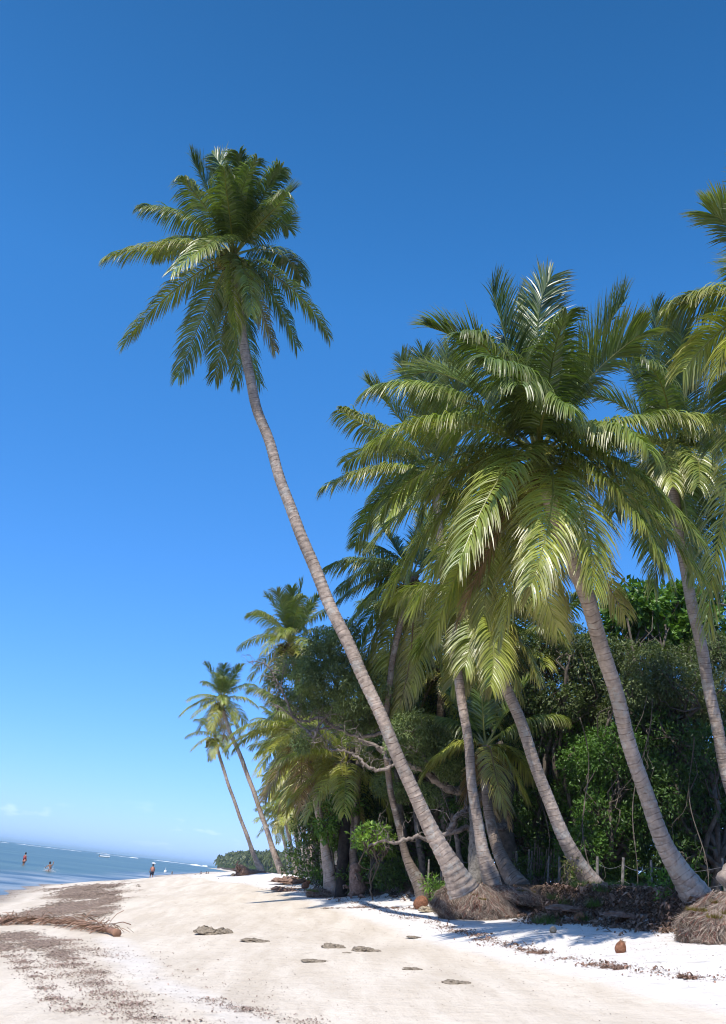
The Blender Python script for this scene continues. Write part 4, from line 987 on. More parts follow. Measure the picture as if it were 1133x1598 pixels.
# ---- low plants along the foot of the trees
def shrub(label, px, D, r, n, ln, wd, c0, c1, seed, group='low plants along the foot of the trees', name='low_shrub', up=0.4):
    a = at(px, 1385, D); g_ = float(zg(a[0], a[1])); base = np.array([a[0], a[1], g_]); rs = np.random.default_rng(seed)
    t = empty(name, base, label, 'shrub', group); mb = MB(); mb2 = MB()
    cc = [(base + np.array([rs.uniform(-r, r), rs.uniform(-r, r) * .5, up * rs.uniform(.5, 1.2)]), r * .6) for k in range(4)]
    for c, q in cc:
        for k in range(4): limb(mb2, base + rs.normal(size=3) * [.1, .1, 0], c + rs.normal(size=3) * q * .5, .014, .005, rs, .1, 6, 4)
    leaves(mb, cc, n, ln, wd, c0, c1, seed, 0.0, .7, 5)
    link('stems', mb2.mesh('shrub_stems', True, base), t, mat=M_BARK); link('foliage', mb.mesh('shrub_leaves', False, base), t, mat=M_LEAF)
shr = [('bright grassy green shrub at the fence left of the tall palm base', 690, 30.5, .45, 2600, .16, .03, BG0, (.2, .34, .05)),
       ('low dark creeping shrub at the foot of the black trunk', 590, 35, .7, 1500, .12, .06, DG0, BG1), ('small green shrub right of the mossy palm foot', 545, 36, .6, 1500, .12, .06, DG0, BG1),
       ('ground-hugging green shrub behind the mossy palm foot', 497, 40, .4, 1500, .14, .07, DG0, BG1), ('creeping shrub along the sand between the bent trunk and sapling', 618, 34, .6, 1500, .12, .06, DG0, MG1),
       ('fresh green shrub beside the scarred leaning trunk at right', 1042, 22.6, .38, 2600, .11, .055, BG0, (.18, .34, .05)), ('little green plant on the bank below the scarred leaning trunk', 1040, 21.2, .22, 2600, .09, .045, BG0, BG1),
       ('dark low shrub behind the fence at the centre', 850, 31.5, .8, 1600, .12, .05, DG0, BG1), ('leafy shrub with lit tips behind the fence posts', 890, 33, .7, 1600, .12, .05, DG0, (.16, .3, .05)),  # last shrub here: leaf tone varies at random up to brighter green
       ('scrubby undergrowth shrub between the two right trunks', 985, 30, .7, 1500, .11, .05, DG0, BG1), ('scrubby shrub right of the fence end', 1090, 29, .7, 1500, .11, .05, DG0, BG1),
       ('low shrub in front of the short row of stakes', 800, 29.6, .4, 1500, .1, .05, DG0, MG1), ('yellowish low shrub on the bank left of the shaded palm base', 880, 26, .3, 1500, .1, .03, (.09, .09, .03), (.2, .2, .06)),
       ('low green scrub along the sand right of the far leaning palms', 484, 56, .4, 1400, .14, .06, DG0, BG1),
       ('dense shrub against the fence behind the bent brown trunk', 655, 36, .8, 1500, .12, .06, DG0, MG1), ('dense shrub against the fence right of the tall palm', 760, 31.5, .6, 1500, .12, .06, DG0, DG1)]
for k, a in enumerate(shr): shrub(*a, seed=200 + k, up=.55 if k not in (5, 6) else .35)

gb = []
for k in range(26):
    p_ = at(rng.uniform(850, 1075), 1400, rng.uniform(22.8, 26)); gb.append((p_[0], p_[1], float(zg(p_[0], p_[1])), rng.uniform(.12, .3)))
o = tufts(None, (gb[0][0], gb[0][1], gb[0][2]), gb, 'bank_grass', (.07, .12, .025), 130, hgt=.2, seed=8)
o.location = gb[0][:3]; tag(o, 'sparse grass growing along the top of the shaded bank', None, kind='stuff')
# ================================================================= FAR HEADLAND
def far_wood():
    rs = np.random.default_rng(5); mb = MB()
    for k in range(560):
        y = 500 + 425 * rs.random() ** 0.8; e = abs(rs.normal()) * 16 + rs.uniform(0, 3)
        x = float(xd(y)) + e
        z0 = float(zg(x, y)); H = rs.uniform(4, 10.5) * (0.75 if e < 4 else 1)
        cx = x - rs.uniform(0, 2.5)
        c = np.array([cx, y, z0 + H])
        tube(mb, np.array([[x, y, z0], [x * .5 + cx * .5 + .3, y, z0 + H * .5], [cx, y, z0 + H]]), .22, 4, (.13, .11, .09), cap=False)
        m_ = 17
        az = np.arange(m_) * 2.4 + rs.uniform(0, 6); el = np.linspace(1.2, -0.9, m_)
        for a_, e_ in zip(az, el):
            d = np.array([math.cos(a_) * math.cos(e_), math.sin(a_) * math.cos(e_), math.sin(e_)]); L_ = rs.uniform(2.4, 3.8)
            s_ = np.array([-math.sin(a_), math.cos(a_), 0]) * .42
            q1 = c + d * L_ * .5 + [0, 0, .5]; q2 = c + d * L_ - [0, 0, .9]; dr = np.array([0, 0, -.9])
            col = np.array([.085, .105, .03]) * rs.uniform(.7, 1.3)
            mb.add([c, q1, q2, q1 + s_ + dr, q2 + s_ * .6 + dr, q1 - s_ + dr, q2 - s_ * .6 + dr], [[0, 1, 3, 3], [1, 2, 4, 3], [1, 5, 6, 2]], [[0, 5, 1]], col) if False else \
            mb.add([c, q1, q2, q1 + s_ + dr, q2 + s_ * .6 + dr, q1 - s_ + dr, q2 - s_ * .6 + dr], [[1, 2, 4, 3], [1, 5, 6, 2]], [[0, 1, 3], [0, 5, 1]], col)
    # undergrowth between the stems
    for k in range(900):
        y = rs.uniform(500, 925); e = rs.uniform(0.5, 36); x = float(xd(y)) + e; z0 = float(zg(x, y))
        leaves(mb, [(np.array([x, y, z0 + rs.uniform(.5, 2.0)]), rs.uniform(1.2, 2.2))], 50, .45, .3, DG0, MG1, k, cluster=4)
    b0 = np.array([-60.0, 600.0, 2.0])
    o = link('far_palm_wood', mb.mesh('palm_wood', False, b0), None, b0, M_LEAF)
    tag(o, 'dense palm wood covering the far headland beyond the leaning palms', 'wood', kind='stuff')
far_wood()

# ================================================================= BEACH LITTER
def ghit(px, py):
    p = hit(px, py); return p if p is not None else at(px, py, 40)
def flecks(name, label, paths, seed, size=(0.02, 0.07), cols=((0.14, 0.085, 0.06), (0.34, 0.21, 0.16)), curl=0.5, mul=2.2):
    """paths: (pixel polyline, spread m, count); small bits of weed lying on the sand"""
    rs = np.random.default_rng(seed); mb = MB()
    for pl, spread, n in paths:
        n = int(n * mul)
        W = np.array([ghit(*p)[:2] for p in pl]); s_ = np.r_[0, np.cumsum(np.linalg.norm(np.diff(W, axis=0), axis=1))]
        q = rs.uniform(0, s_[-1], n); 
        # bunching along the line
        q = q + 0.25 * np.sin(q * 5.1 + seed) + rs.normal(0, .04, n)
        x = np.interp(q, s_, W[:, 0]) + rs.normal(0, spread, n) + 0.22 * np.sin(q * 1.9 + seed) * min(1, spread * 3); y = np.interp(q, s_, W[:, 1]) + rs.normal(0, spread, n)
        z = zg(x, y)
        L_ = rs.uniform(*size, n) * np.where(rs.random(n) < .93, 1, 1.8); a = rs.uniform(0, 6.28, n)
        d = np.stack([np.cos(a), np.sin(a), 0 * a], 1); w = np.stack([-np.sin(a), np.cos(a), 0 * a], 1) * (L_ * rs.uniform(.06, .26, n))[:, None]; L1 = L_[:, None]
        up_ = np.array([0, 0, 1.0]); p = np.stack([x, y, z + 0.004], 1); b = p + d * L1 * .5 + up_ * (L_ * rs.uniform(.05, curl, n))[:, None]; c = p + d * L1 + w * rs.normal(size=(n, 1)) + [0, 0, 0.004]
        V = np.stack([p - w, p + w, b + w, b - w, c], 1).reshape(-1, 3); k5 = np.arange(n)[:, None] * 5
        col = (np.array(cols[0]) + (np.array(cols[1]) - np.array(cols[0])) * rs.random((n, 1))) * rs.uniform(.75, 1.25, (n, 1))
        mb.add(V, k5 + [0, 1, 2, 3], k5 + [3, 2, 4], np.repeat(col, 5, 0))
    V0 = mb.V[0][0]; b0 = np.array([V0[0], V0[1], float(zg(V0[0], V0[1]))])
    o = link(name, mb.mesh(name, False, b0), None, b0, M_DRY); tag(o, label, None, kind='stuff'); return o
flecks('tide_line_litter', 'broken line of dry brown weed and husk bits between damp and dry sand, with thin brown streaks above it', [
    ([(1133, 1527), (1060, 1522), (1000, 1512), (930, 1507), (880, 1494), (820, 1483), (760, 1466), (700, 1448), (640, 1430), (580, 1415), (520, 1403), (450, 1385)], 0.16, 1300),
    ([(970, 1511), (920, 1505)], .07, 130), ([(850, 1488), (815, 1482)], .07, 120), ([(1080, 1527), (1055, 1524)], .06, 60), ([(790, 1475), (700, 1446)], .10, 260),
    ([(400, 1380), (360, 1372), (300, 1366), (262, 1363)], .35, 420), ([(285, 1364), (310, 1368)], .3, 260), ([(430, 1385), (480, 1392), (560, 1398), (640, 1402)], .35, 420),
    ([(505, 1418), (560, 1416), (650, 1419)], .08, 300), ([(530, 1389), (610, 1391), (690, 1397)], .08, 380)], 3)  # the final rows lay thin brown streaks left of the root ball
flecks('seaweed_wrack', 'drifts of brown seaweed stranded in bands across the lower beach', [
    ([(0, 1406), (20, 1392), (60, 1381), (120, 1377), (200, 1377), (232, 1375)], .25, 2600),
    ([(60, 1392), (120, 1383), (180, 1381)], .45, 3600), ([(100, 1400), (150, 1395), (175, 1392)], .55, 4500), ([(60, 1425), (110, 1418), (160, 1408), (185, 1402)], .40, 4200),
    ([(0, 1440), (60, 1438), (110, 1434), (150, 1425), (178, 1416)], .22, 1700), ([(20, 1432), (90, 1424), (140, 1414)], .35, 1800),
    ([(0, 1462), (40, 1468), (80, 1480), (110, 1496), (140, 1522), (165, 1545), (200, 1570), (250, 1598)], .13, 1500), ([(0, 1484), (25, 1500), (55, 1530), (85, 1555), (105, 1580)], .09, 700),
    ([(30, 1458), (80, 1466), (120, 1480), (160, 1492)], .22, 1000), ([(0, 1475), (30, 1490), (60, 1505), (100, 1530)], .18, 500), ([(100, 1500), (160, 1540), (200, 1560)], .25, 500), ([(150, 1560), (200, 1590), (260, 1598)], .25, 260),
    ([(120, 1470), (200, 1500), (300, 1530), (400, 1580)], .5, 260), ([(330, 1560), (380, 1575), (440, 1590), (470, 1598)], .12, 220),
    ([(225, 1362), (232, 1368), (240, 1373)], .8, 700)], 4, (0.012, 0.045), ((0.20, 0.14, 0.11), (0.42, 0.31, 0.26)), .4, 3.2)
def wrack_field():
    rs = np.random.default_rng(21); xs = np.arange(-8, 300, 6); ys = np.concatenate([np.arange(1372, 1440, 3), np.arange(1440, 1610, 8)])
    H_ = np.full((len(ys), len(xs), 2), np.nan)
    for a_, yy in enumerate(ys):
        for b_, xx in enumerate(xs):
            q = hit(xx, yy, 8, 160)
            if q is not None and q[1] < 140 and q[0] > xw(q[1]) + .3: H_[a_, b_] = q[:2]
    # (x, y, half-width, half-height, bits): soft patches that together make the curved drift seen on the damp sand
    cells = [(150, 1384, 55, 4, 3600), (110, 1390, 35, 7, 3400), (140, 1396, 40, 9, 4600), (172, 1398, 14, 12, 2600), (120, 1410, 40, 8, 4200), (95, 1420, 50, 7, 4200), (55, 1430, 50, 6, 3400), (160, 1414, 22, 8, 2600), (140, 1428, 30, 6, 2400), (30, 1437, 40, 5, 2600),
             (20, 1462, 40, 7, 2600), (60, 1474, 36, 9, 1900), (90, 1490, 26, 9, 1100), (5, 1480, 22, 9, 1100)]
    mb = MB()
    for cx, cy, hw, hh, n in cells:
        px = cx + np.clip(rs.normal(size=n) * .5, -1.2, 1.2) * hw; py = cy + np.clip(rs.normal(size=n) * .5, -1.2, 1.2) * hh + (px - cx) * -0.06
        fx = np.clip(np.interp(px, xs, np.arange(len(xs))), 0, len(xs) - 1.001); fy = np.clip(np.interp(py, ys, np.arange(len(ys))), 0, len(ys) - 1.001)
        ix = fx.astype(int); iy = fy.astype(int); u = (fx - ix)[:, None]; v = (fy - iy)[:, None]
        Pq = (H_[iy, ix] * (1 - u) + H_[iy, ix + 1] * u) * (1 - v) + (H_[iy + 1, ix] * (1 - u) + H_[iy + 1, ix + 1] * u) * v
        Pq = Pq[~np.isnan(Pq).any(1)]
        st = np.sin(Pq[:, 0] * 1.9 + Pq[:, 1] * .55 + np.sin(Pq[:, 1] * .3) * 2) + .5 * np.sin(Pq[:, 0] * 5.3 - Pq[:, 1] * .9)
        Pq = Pq[st > rs.normal(-.35, .6, len(st))]; m_ = len(Pq)
        L_ = rs.uniform(.04, .15, m_) * np.clip(Pq[:, 1] / 45, .3, 1.3); a = rs.normal(0.3, .9, m_); d = np.stack([np.cos(a), np.sin(a), 0 * a], 1) * L_[:, None]; w = np.stack([-np.sin(a), np.cos(a), 0 * a], 1) * (L_ * rs.uniform(.12, .4, m_))[:, None]
        z = zg(Pq[:, 0], Pq[:, 1]); p = np.column_stack([Pq, z + .006]); up_ = np.array([0, 0, 1.]) * (L_ * .18)[:, None]
        V = np.stack([p - w, p + w, p + d * .5 + w + up_, p + d * .5 - w + up_, p + d], 1).reshape(-1, 3); k5 = np.arange(m_)[:, None] * 5
        col = (np.array([.19, .145, .115]) + np.array([.19, .14, .11]) * rs.random((m_, 1)))
        mb.add(V, k5 + [0, 1, 2, 3], k5 + [3, 2, 4], np.repeat(col, 5, 0))
    b0 = np.array([-12., 40., 0.5]); o = link('seaweed_drift', mb.mesh('seaweed_drift', False, b0), None, b0, M_DRY); tag(o, 'broad curved drift of grey-brown seaweed between the fallen frond and the water', None, kind='stuff')
wrack_field()
flecks('scattered_grit', 'small shell and leaf bits dotted over the dry sand', [
    ([(300, 1400), (400, 1480), (560, 1560), (700, 1590)], 1.6, 500), ([(500, 1420), (700, 1500), (900, 1580)], 1.3, 400), ([(900, 1460), (1000, 1480), (1133, 1510)], .8, 420), ([(700, 1450), (900, 1470)], .6, 260), ([(420, 1375), (560, 1390), (680, 1410)], 1.0, 420)], 6, (0.01, 0.035), ((0.16, 0.11, 0.08), (0.4, 0.3, 0.24)), .3)

flecks('leaf_litter', 'dry leaf and bark litter covering the shaded bank under the palms', [
    ([(700, 1400), (780, 1420), (850, 1430), (950, 1435), (1060, 1440)], .25, 900), ([(840, 1418), (900, 1415), (960, 1418), (1060, 1424)], .3, 1800), ([(870, 1402), (960, 1406), (1060, 1408)], .5, 1800),
    ([(560, 1380), (620, 1386), (680, 1390), (740, 1398)], .3, 800), ([(480, 1372), (520, 1376), (560, 1379)], .4, 600), ([(1000, 1415), (1060, 1420), (1133, 1400)], .5, 900)], 14, (0.04, 0.16), ((0.08, 0.05, 0.035), (0.32, 0.21, 0.15)), .6, 1.6)
# stranded weed clumps on the damp sand
def lump_mesh(w, dpt, h, seed, parts=3, mat_=None, fuzz=0.0):
    rs = np.random.default_rng(seed); mb = MB()
    for k in range(parts):
        cx = (k + .5 - parts / 2) / parts * w * .8 if parts > 1 else 0; ww = w * rs.uniform(.35, .55) if parts > 1 else w * .5; hh = h * rs.uniform(.6, 1.0)
        n1, n2 = 16, 8; th = np.linspace(0, 2 * np.pi, n1, endpoint=False); rows = []
        for j in range(n2):
            f = j / (n2 - 1); r_ = math.cos(f * np.pi / 2) ** .7; z = math.sin(f * np.pi / 2) * hh
            wob = 1 + .16 * rs.normal(size=n1) * (1 - f)
            rows.append(np.stack([cx + ww * r_ * wob * np.cos(th), dpt * .5 * r_ * wob * np.sin(th), z - .02 + hh * .12 * rs.normal(size=n1) * (j > 0)], 1))
        i = np.arange(n2 - 1)[:, None] * n1; j = np.arange(n1)[None]
        mb.add(np.concatenate(rows), np.stack([i + j, i + (j + 1) % n1, i + n1 + (j + 1) % n1, i + n1 + j], -1).reshape(-1, 4), None, (.2, .14, .1))
    if fuzz:
        for k in range(int(fuzz)):
            a = rs.uniform(0, 6.28); q = rs.random() ** .5; p = np.array([math.cos(a) * q * w * .55, math.sin(a) * q * dpt * .55, h * (1 - q) * rs.random()])
            d = unit(rs.normal(size=3) + [0, 0, .4]) * rs.uniform(.04, .14); ww = unit(np.cross(d, rs.normal(size=3))) * .006
            mb.add([p - ww, p + ww, p + d], None, [[0, 1, 2]], np.array([.22, .14, .10]) * rs.uniform(.5, 1.5))
    return mb.mesh('lump', False)
clumps = [(335, 1457, 48, 11, 3, 'largest brown weed clump, three humps wide, nearest the left of the row'), (403, 1469, 38, 6, 2, 'low flat weed clump second from the left of the row'),
          (522, 1479, 32, 7, 2, 'rounded weed clump beside the pale split clump'), (573, 1484, 34, 7, 3, 'pale split weed clump with a lighter hollow around it'), (545, 1487, 22, 3, 1, 'thin flat scrap of weed between two clumps'),
          (496, 1500, 34, 5, 2, 'weed clump with a long thin tail on its right'), (646, 1513, 32, 7, 1, 'smooth dark weed hump below the middle of the row'), (714, 1534, 38, 8, 2, 'weed hump nearest the camera, lowest of the row'),
          (652, 1463, 26, 4, 2, 'small reddish weed scrap just below the tide line')]
for k, (px, py, w, h, n_, lab) in enumerate(clumps):
    p = ghit(px, py); s_ = p[1] / 1640
    me = lump_mesh(w * s_, w * s_ * 1.1, h * s_ * 1.0, 400 + k, n_, fuzz=0); o = link('seaweed_clump', me, None, (p[0], p[1], float(zg(p[0], p[1]))), M_WEEDCLUMP)
    o.rotation_euler = (0, 0, rng.uniform(-.3, .3)); tag(o, lab, 'seaweed clump', 'weed clumps stranded on the damp sand')

# coconuts and husks
def husk(px, py, r, label, material, tuft=True, rot=(0, 0, 0), group='washed-up coconuts'):
    p = ghit(px, py); z = float(zg(p[0], p[1])); mb = MB(); th = np.linspace(0.05, np.pi - 0.05, 12)
    prof = np.sin(th) * r * (1 + .10 * np.cos(th)); P = np.stack([0 * th, 0 * th, -np.cos(th) * r * 1.22], 1)
    a = np.linspace(0, 2 * np.pi, 14, endpoint=False); rr = prof[:, None] * (1 + .07 * np.cos(3 * a)[None]) * (1 + .025 * rng.normal(size=(12, 14)))
    tube(mb, P, rr, 14)
    o = link('coconut', mb.mesh('husk', True), None, (p[0], p[1], z + r * .85), material); o.rotation_euler = rot
    tag(o, label, 'coconut', group)
    if tuft:
        m2 = MB(); rs = np.random.default_rng(int(px))
        for k in range(60):
            b_ = np.array([rs.normal(0, r * .25), rs.normal(0, r * .25), r * 1.05]); d = unit(rs.normal(size=3) * .8 + [0.2, 0, 1]) * r * rs.uniform(.3, .9); w = unit(np.cross(d, rs.normal(size=3))) * .005
            m2.add([b_ - w, b_ + w, b_ + d], None, [[0, 1, 2]], (.34, .2, .12))
        link('fibre_tuft', m2.mesh('tuft', False), o, mat=M_DRY)
    return o
husk(968, 1487, .088, 'red-brown coconut with a fibre tuft alone on the white sand at right', M_HUSK, True, (.25, .2, 0))
husk(863, 1456, .065, 'small pale coconut husk on the white sand below the root balls', M_PALEHUSK, False, (1.2, .2, .4))
husk(656, 1419, .19, 'dark round coconut left of the tall palm root ball', M_HUSK, False, (1.0, .3, .5))
husk(905, 1440, .12, 'dark reddish coconut in the shade between the two root balls', M_HUSK, False, (1.3, 0, .3))
husk(476, 1387, .13, 'brown husk on the sand below the mossy palm foot', M_HUSK, False, (1.3, .2, 1))
husk(481, 1380, .10, 'smaller husk behind another near the mossy palm foot', M_HUSK, False, (1.3, .2, 2))
def debris(px, py, w, h, label, cat, name, seed, n_=3, fuzz=260, material=M_DRIFT, group=None):
    p = ghit(px, py); s_ = p[1] / 1640; me = lump_mesh(w * s_, w * s_ * .7, h * s_, seed, n_, fuzz=fuzz)
    o = link(name, me, None, (p[0], p[1], float(zg(p[0], p[1]))), material); tag(o, label, cat, group); return o
debris(455, 1379, 40, 11, 'heap of reddish dead fronds on the sand before the grove', 'debris heap', 'frond_heap', 31, 3, 420)
debris(672, 1423, 34, 9, 'torn pale husk pile touching the dark coconut', 'debris heap', 'husk_pile', 32, 2, 300, M_PALEHUSK)
debris(570, 1374, 26, 10, 'brown boulder left of the fence foot on the sand edge', 'rock', 'rock', 33, 1, 0, M_ROCK)
debris(602, 1376, 24, 7, 'flat dark boulder right of its rounder neighbour', 'rock', 'rock', 34, 2, 0, M_ROCK)
debris(540, 1370, 42, 14, 'dark rock mass under the black trunk', 'rock', 'rock', 35, 2, 0, M_ROCK)
debris(447, 1362, 34, 8, 'pinkish root mound under the right far leaning palm', 'root mound', 'root_mound', 36, 2, 200)
debris(945, 1511, 12, 5, 'twisted husk scrap on the tide line', 'debris', 'husk_scrap', 37, 1, 60)
debris(967, 1513, 16, 4, 'long husk scrap on the tide line right of the twisted one', 'debris', 'husk_scrap', 38, 2, 60)
debris(832, 1487, 16, 4, 'reddish husk scrap at the middle of the tide line', 'debris', 'husk_scrap', 39, 2, 60)
debris(1064, 1526, 12, 6, 'orange spiky husk scrap at the right end of the tide line', 'debris', 'husk_scrap', 40, 1, 90)
debris(900, 1424, 60, 9, 'heap of dead leaves and bark on the bank below the shaded palm', 'debris heap', 'leaf_heap', 41, 3, 400)
debris(985, 1432, 60, 9, 'heap of dry leaf litter on the bank below the scarred palm', 'debris heap', 'leaf_heap', 42, 3, 400)
# upturned stump at the left end of the thicket
def gnarl(px0, py0, px1, py1, D, r0_, r1_, label, name, cat, material, roots=0, parent=None):
    a = at(px0, py0, D); b_ = at(px1, py1, D); mb = MB(); g_ = a.copy(); g_[2] = min(a[2], float(zg(a[0], a[1])) + r0_ * .8)
    rs = np.random.default_rng(int(px0)); P = limb(mb, g_, b_, r0_, r1_, rs, .05, 14, 10)
    for k in range(roots): limb(mb, P[rs.integers(0, 4)], P[0] + unit(rs.normal(size=3)) * rs.uniform(.4, .8), r0_ * .25, .02, rs, .2, 7, 5)
    o = link(name, mb.mesh(name, True, g_), None, g_, material); tag(o, label, cat); return o
gnarl(562, 1366, 553, 1350, 35, .30, .16, 'upturned reddish stump standing beside the black trunk', 'tree_stump', 'stump', M_DRIFT, 9)
# driftwood log by the far palms
a = ghit(372, 1367); b_ = ghit(404, 1368); mb = MB(); rs = np.random.default_rng(9)
z = float(zg(a[0], a[1])); A_ = np.array([a[0], a[1], z + .3]); B_ = np.array([b_[0], a[1] + 1.0, z + .22])
limb(mb, A_, B_, .33, .22, rs, .04, 12, 10)
for k in range(14): limb(mb, A_, A_ + unit(rs.normal(size=3) + [-.6, 0, .6]) * rs.uniform(.3, .6), .06, .01, rs, .2, 6, 4)
o = link('driftwood_log', mb.mesh('driftwood', True, A_), None, A_, M_DRIFT); tag(o, 'driftwood log with splayed roots lying on the sand before the far leaning palms', 'driftwood')
debris(364, 1367, 9, 6, 'white boulder at the left end of the driftwood log', 'rock', 'rock', 44, 1, 0, M_PALEHUSK)
mb = MB(); a = ghit(268, 1364.5); z = float(zg(a[0], a[1])); tube(mb, np.array([[0, 0, -.1], [.02, 0, .35], [0, .02, .55]]), [.13, .12, .08], 8)
o = link('wooden_stake', mb.mesh('stake', False), None, (a[0], a[1], z), M_WOOD); tag(o, 'short grey stake on the sand crest right of the standing walker', 'stake')

# fallen palm frond at the left edge
P = np.array([ghit(x_, y_) for x_, y_ in [(182, 1462), (160, 1456), (120, 1448), (70, 1443), (20, 1443), (-30, 1446), (-70, 1448)]]); P, s_ = resample(P, 40); P[:, 2] = zg(P[:, 0], P[:, 1]) + .07 + .02 * np.sin(s_ * 3)
base = P[0].copy(); base[2] = float(zg(base[0], base[1])); t = empty('fallen_frond', base, 'dead brown palm frond lying across the weed at the left edge, butt end toward the sea-less side', 'palm frond')
t['label'] = 'dead brown palm frond lying across the weed at the left edge of the beach'
mb = MB(); tube(mb, P, np.interp(np.linspace(0, 1, 40), [0, .05, .15, 1], [.10, .075, .04, .012]), 7, (.30, .17, .11)); link('stalk', mb.mesh('stalk', True, base), t, mat=M_DRY)
mb = MB(); rs = np.random.default_rng(12)
for k in range(620):
    f = rs.uniform(.12, 1); p = P[int(f * 39)] + [0, 0, .02]; T_ = unit(P[min(39, int(f * 39) + 1)] - P[max(0, int(f * 39) - 1)]); sd = rs.choice([-1, 1]); N_ = np.array([-T_[1], T_[0], 0]) * sd
    d = unit(N_ * rs.uniform(.2, 1) + T_ * rs.uniform(-.1, 1.2) + [0, 0, rs.uniform(.0, .55)]); L_ = rs.uniform(.25, .75); q = [p]
    for j in range(3): q.append(q[-1] + d * L_ / 3); d = unit(d + np.array([0, 0, -.45]))
    q = np.array(q); zz = zg(q[:, 0], q[:, 1]) + .012; q[:, 2] = np.maximum(q[:, 2], zz); w = unit(np.cross(d, [0, 0, 1]) + rs.normal(0, .4, 3)) * .011
    V = np.stack([q - w, q + w], 1).reshape(-1, 3); mb.add(V, [[0, 1, 3, 2], [2, 3, 5, 4], [4, 5, 7, 6]], None, np.array([.30, .185, .13]) * rs.uniform(.45, 1.4))
link('leaflets', mb.mesh('dead_leaflets', False, base), t, mat=M_DRY)
o = gnarl(150, 1437, 128, 1427, ghit(150, 1437)[1], .02, .012, 'dark twig sticking up out of the weed beside the fallen frond', 'twig', 'twig', M_BARK)

# ================================================================= SEA: people, boat, breakers
M_SKIN = flat('skin', (.30, .15, .09)); M_HAIR = flat('hair', (.02, .015, .012)); M_ORANGE = flat('orange_cloth', (.50, .20, .13)); M_NAVY = flat('dark_cloth', (.03, .035, .06)); M_RED = flat('red_cloth', (.35, .06, .06)); M_WHITE = flat('white_cloth', (.8, .8, .78)); M_BOAT = flat('white_paint', (.8, .79, .76), .4)
def skin_body(name, J, E, parent, base, material, sub=2):
    me = bpy.data.meshes.new(name); me.from_pydata([tuple(np.array(p)) for p, r in J], E, [])
    o = link(name, me, parent, mat=material); md = o.modifiers.new('skin', 'SKIN'); md.use_smooth_shade = True
    for i, (p, r) in enumerate(J):
        v = me.skin_vertices[0].data[i]; rr = r if isinstance(r, tuple) else (r, r); v.radius = rr; v.use_root = (i == 0)
    s_ = o.modifiers.new('sub', 'SUBSURF'); s_.levels = sub; s_.render_levels = sub
    return o
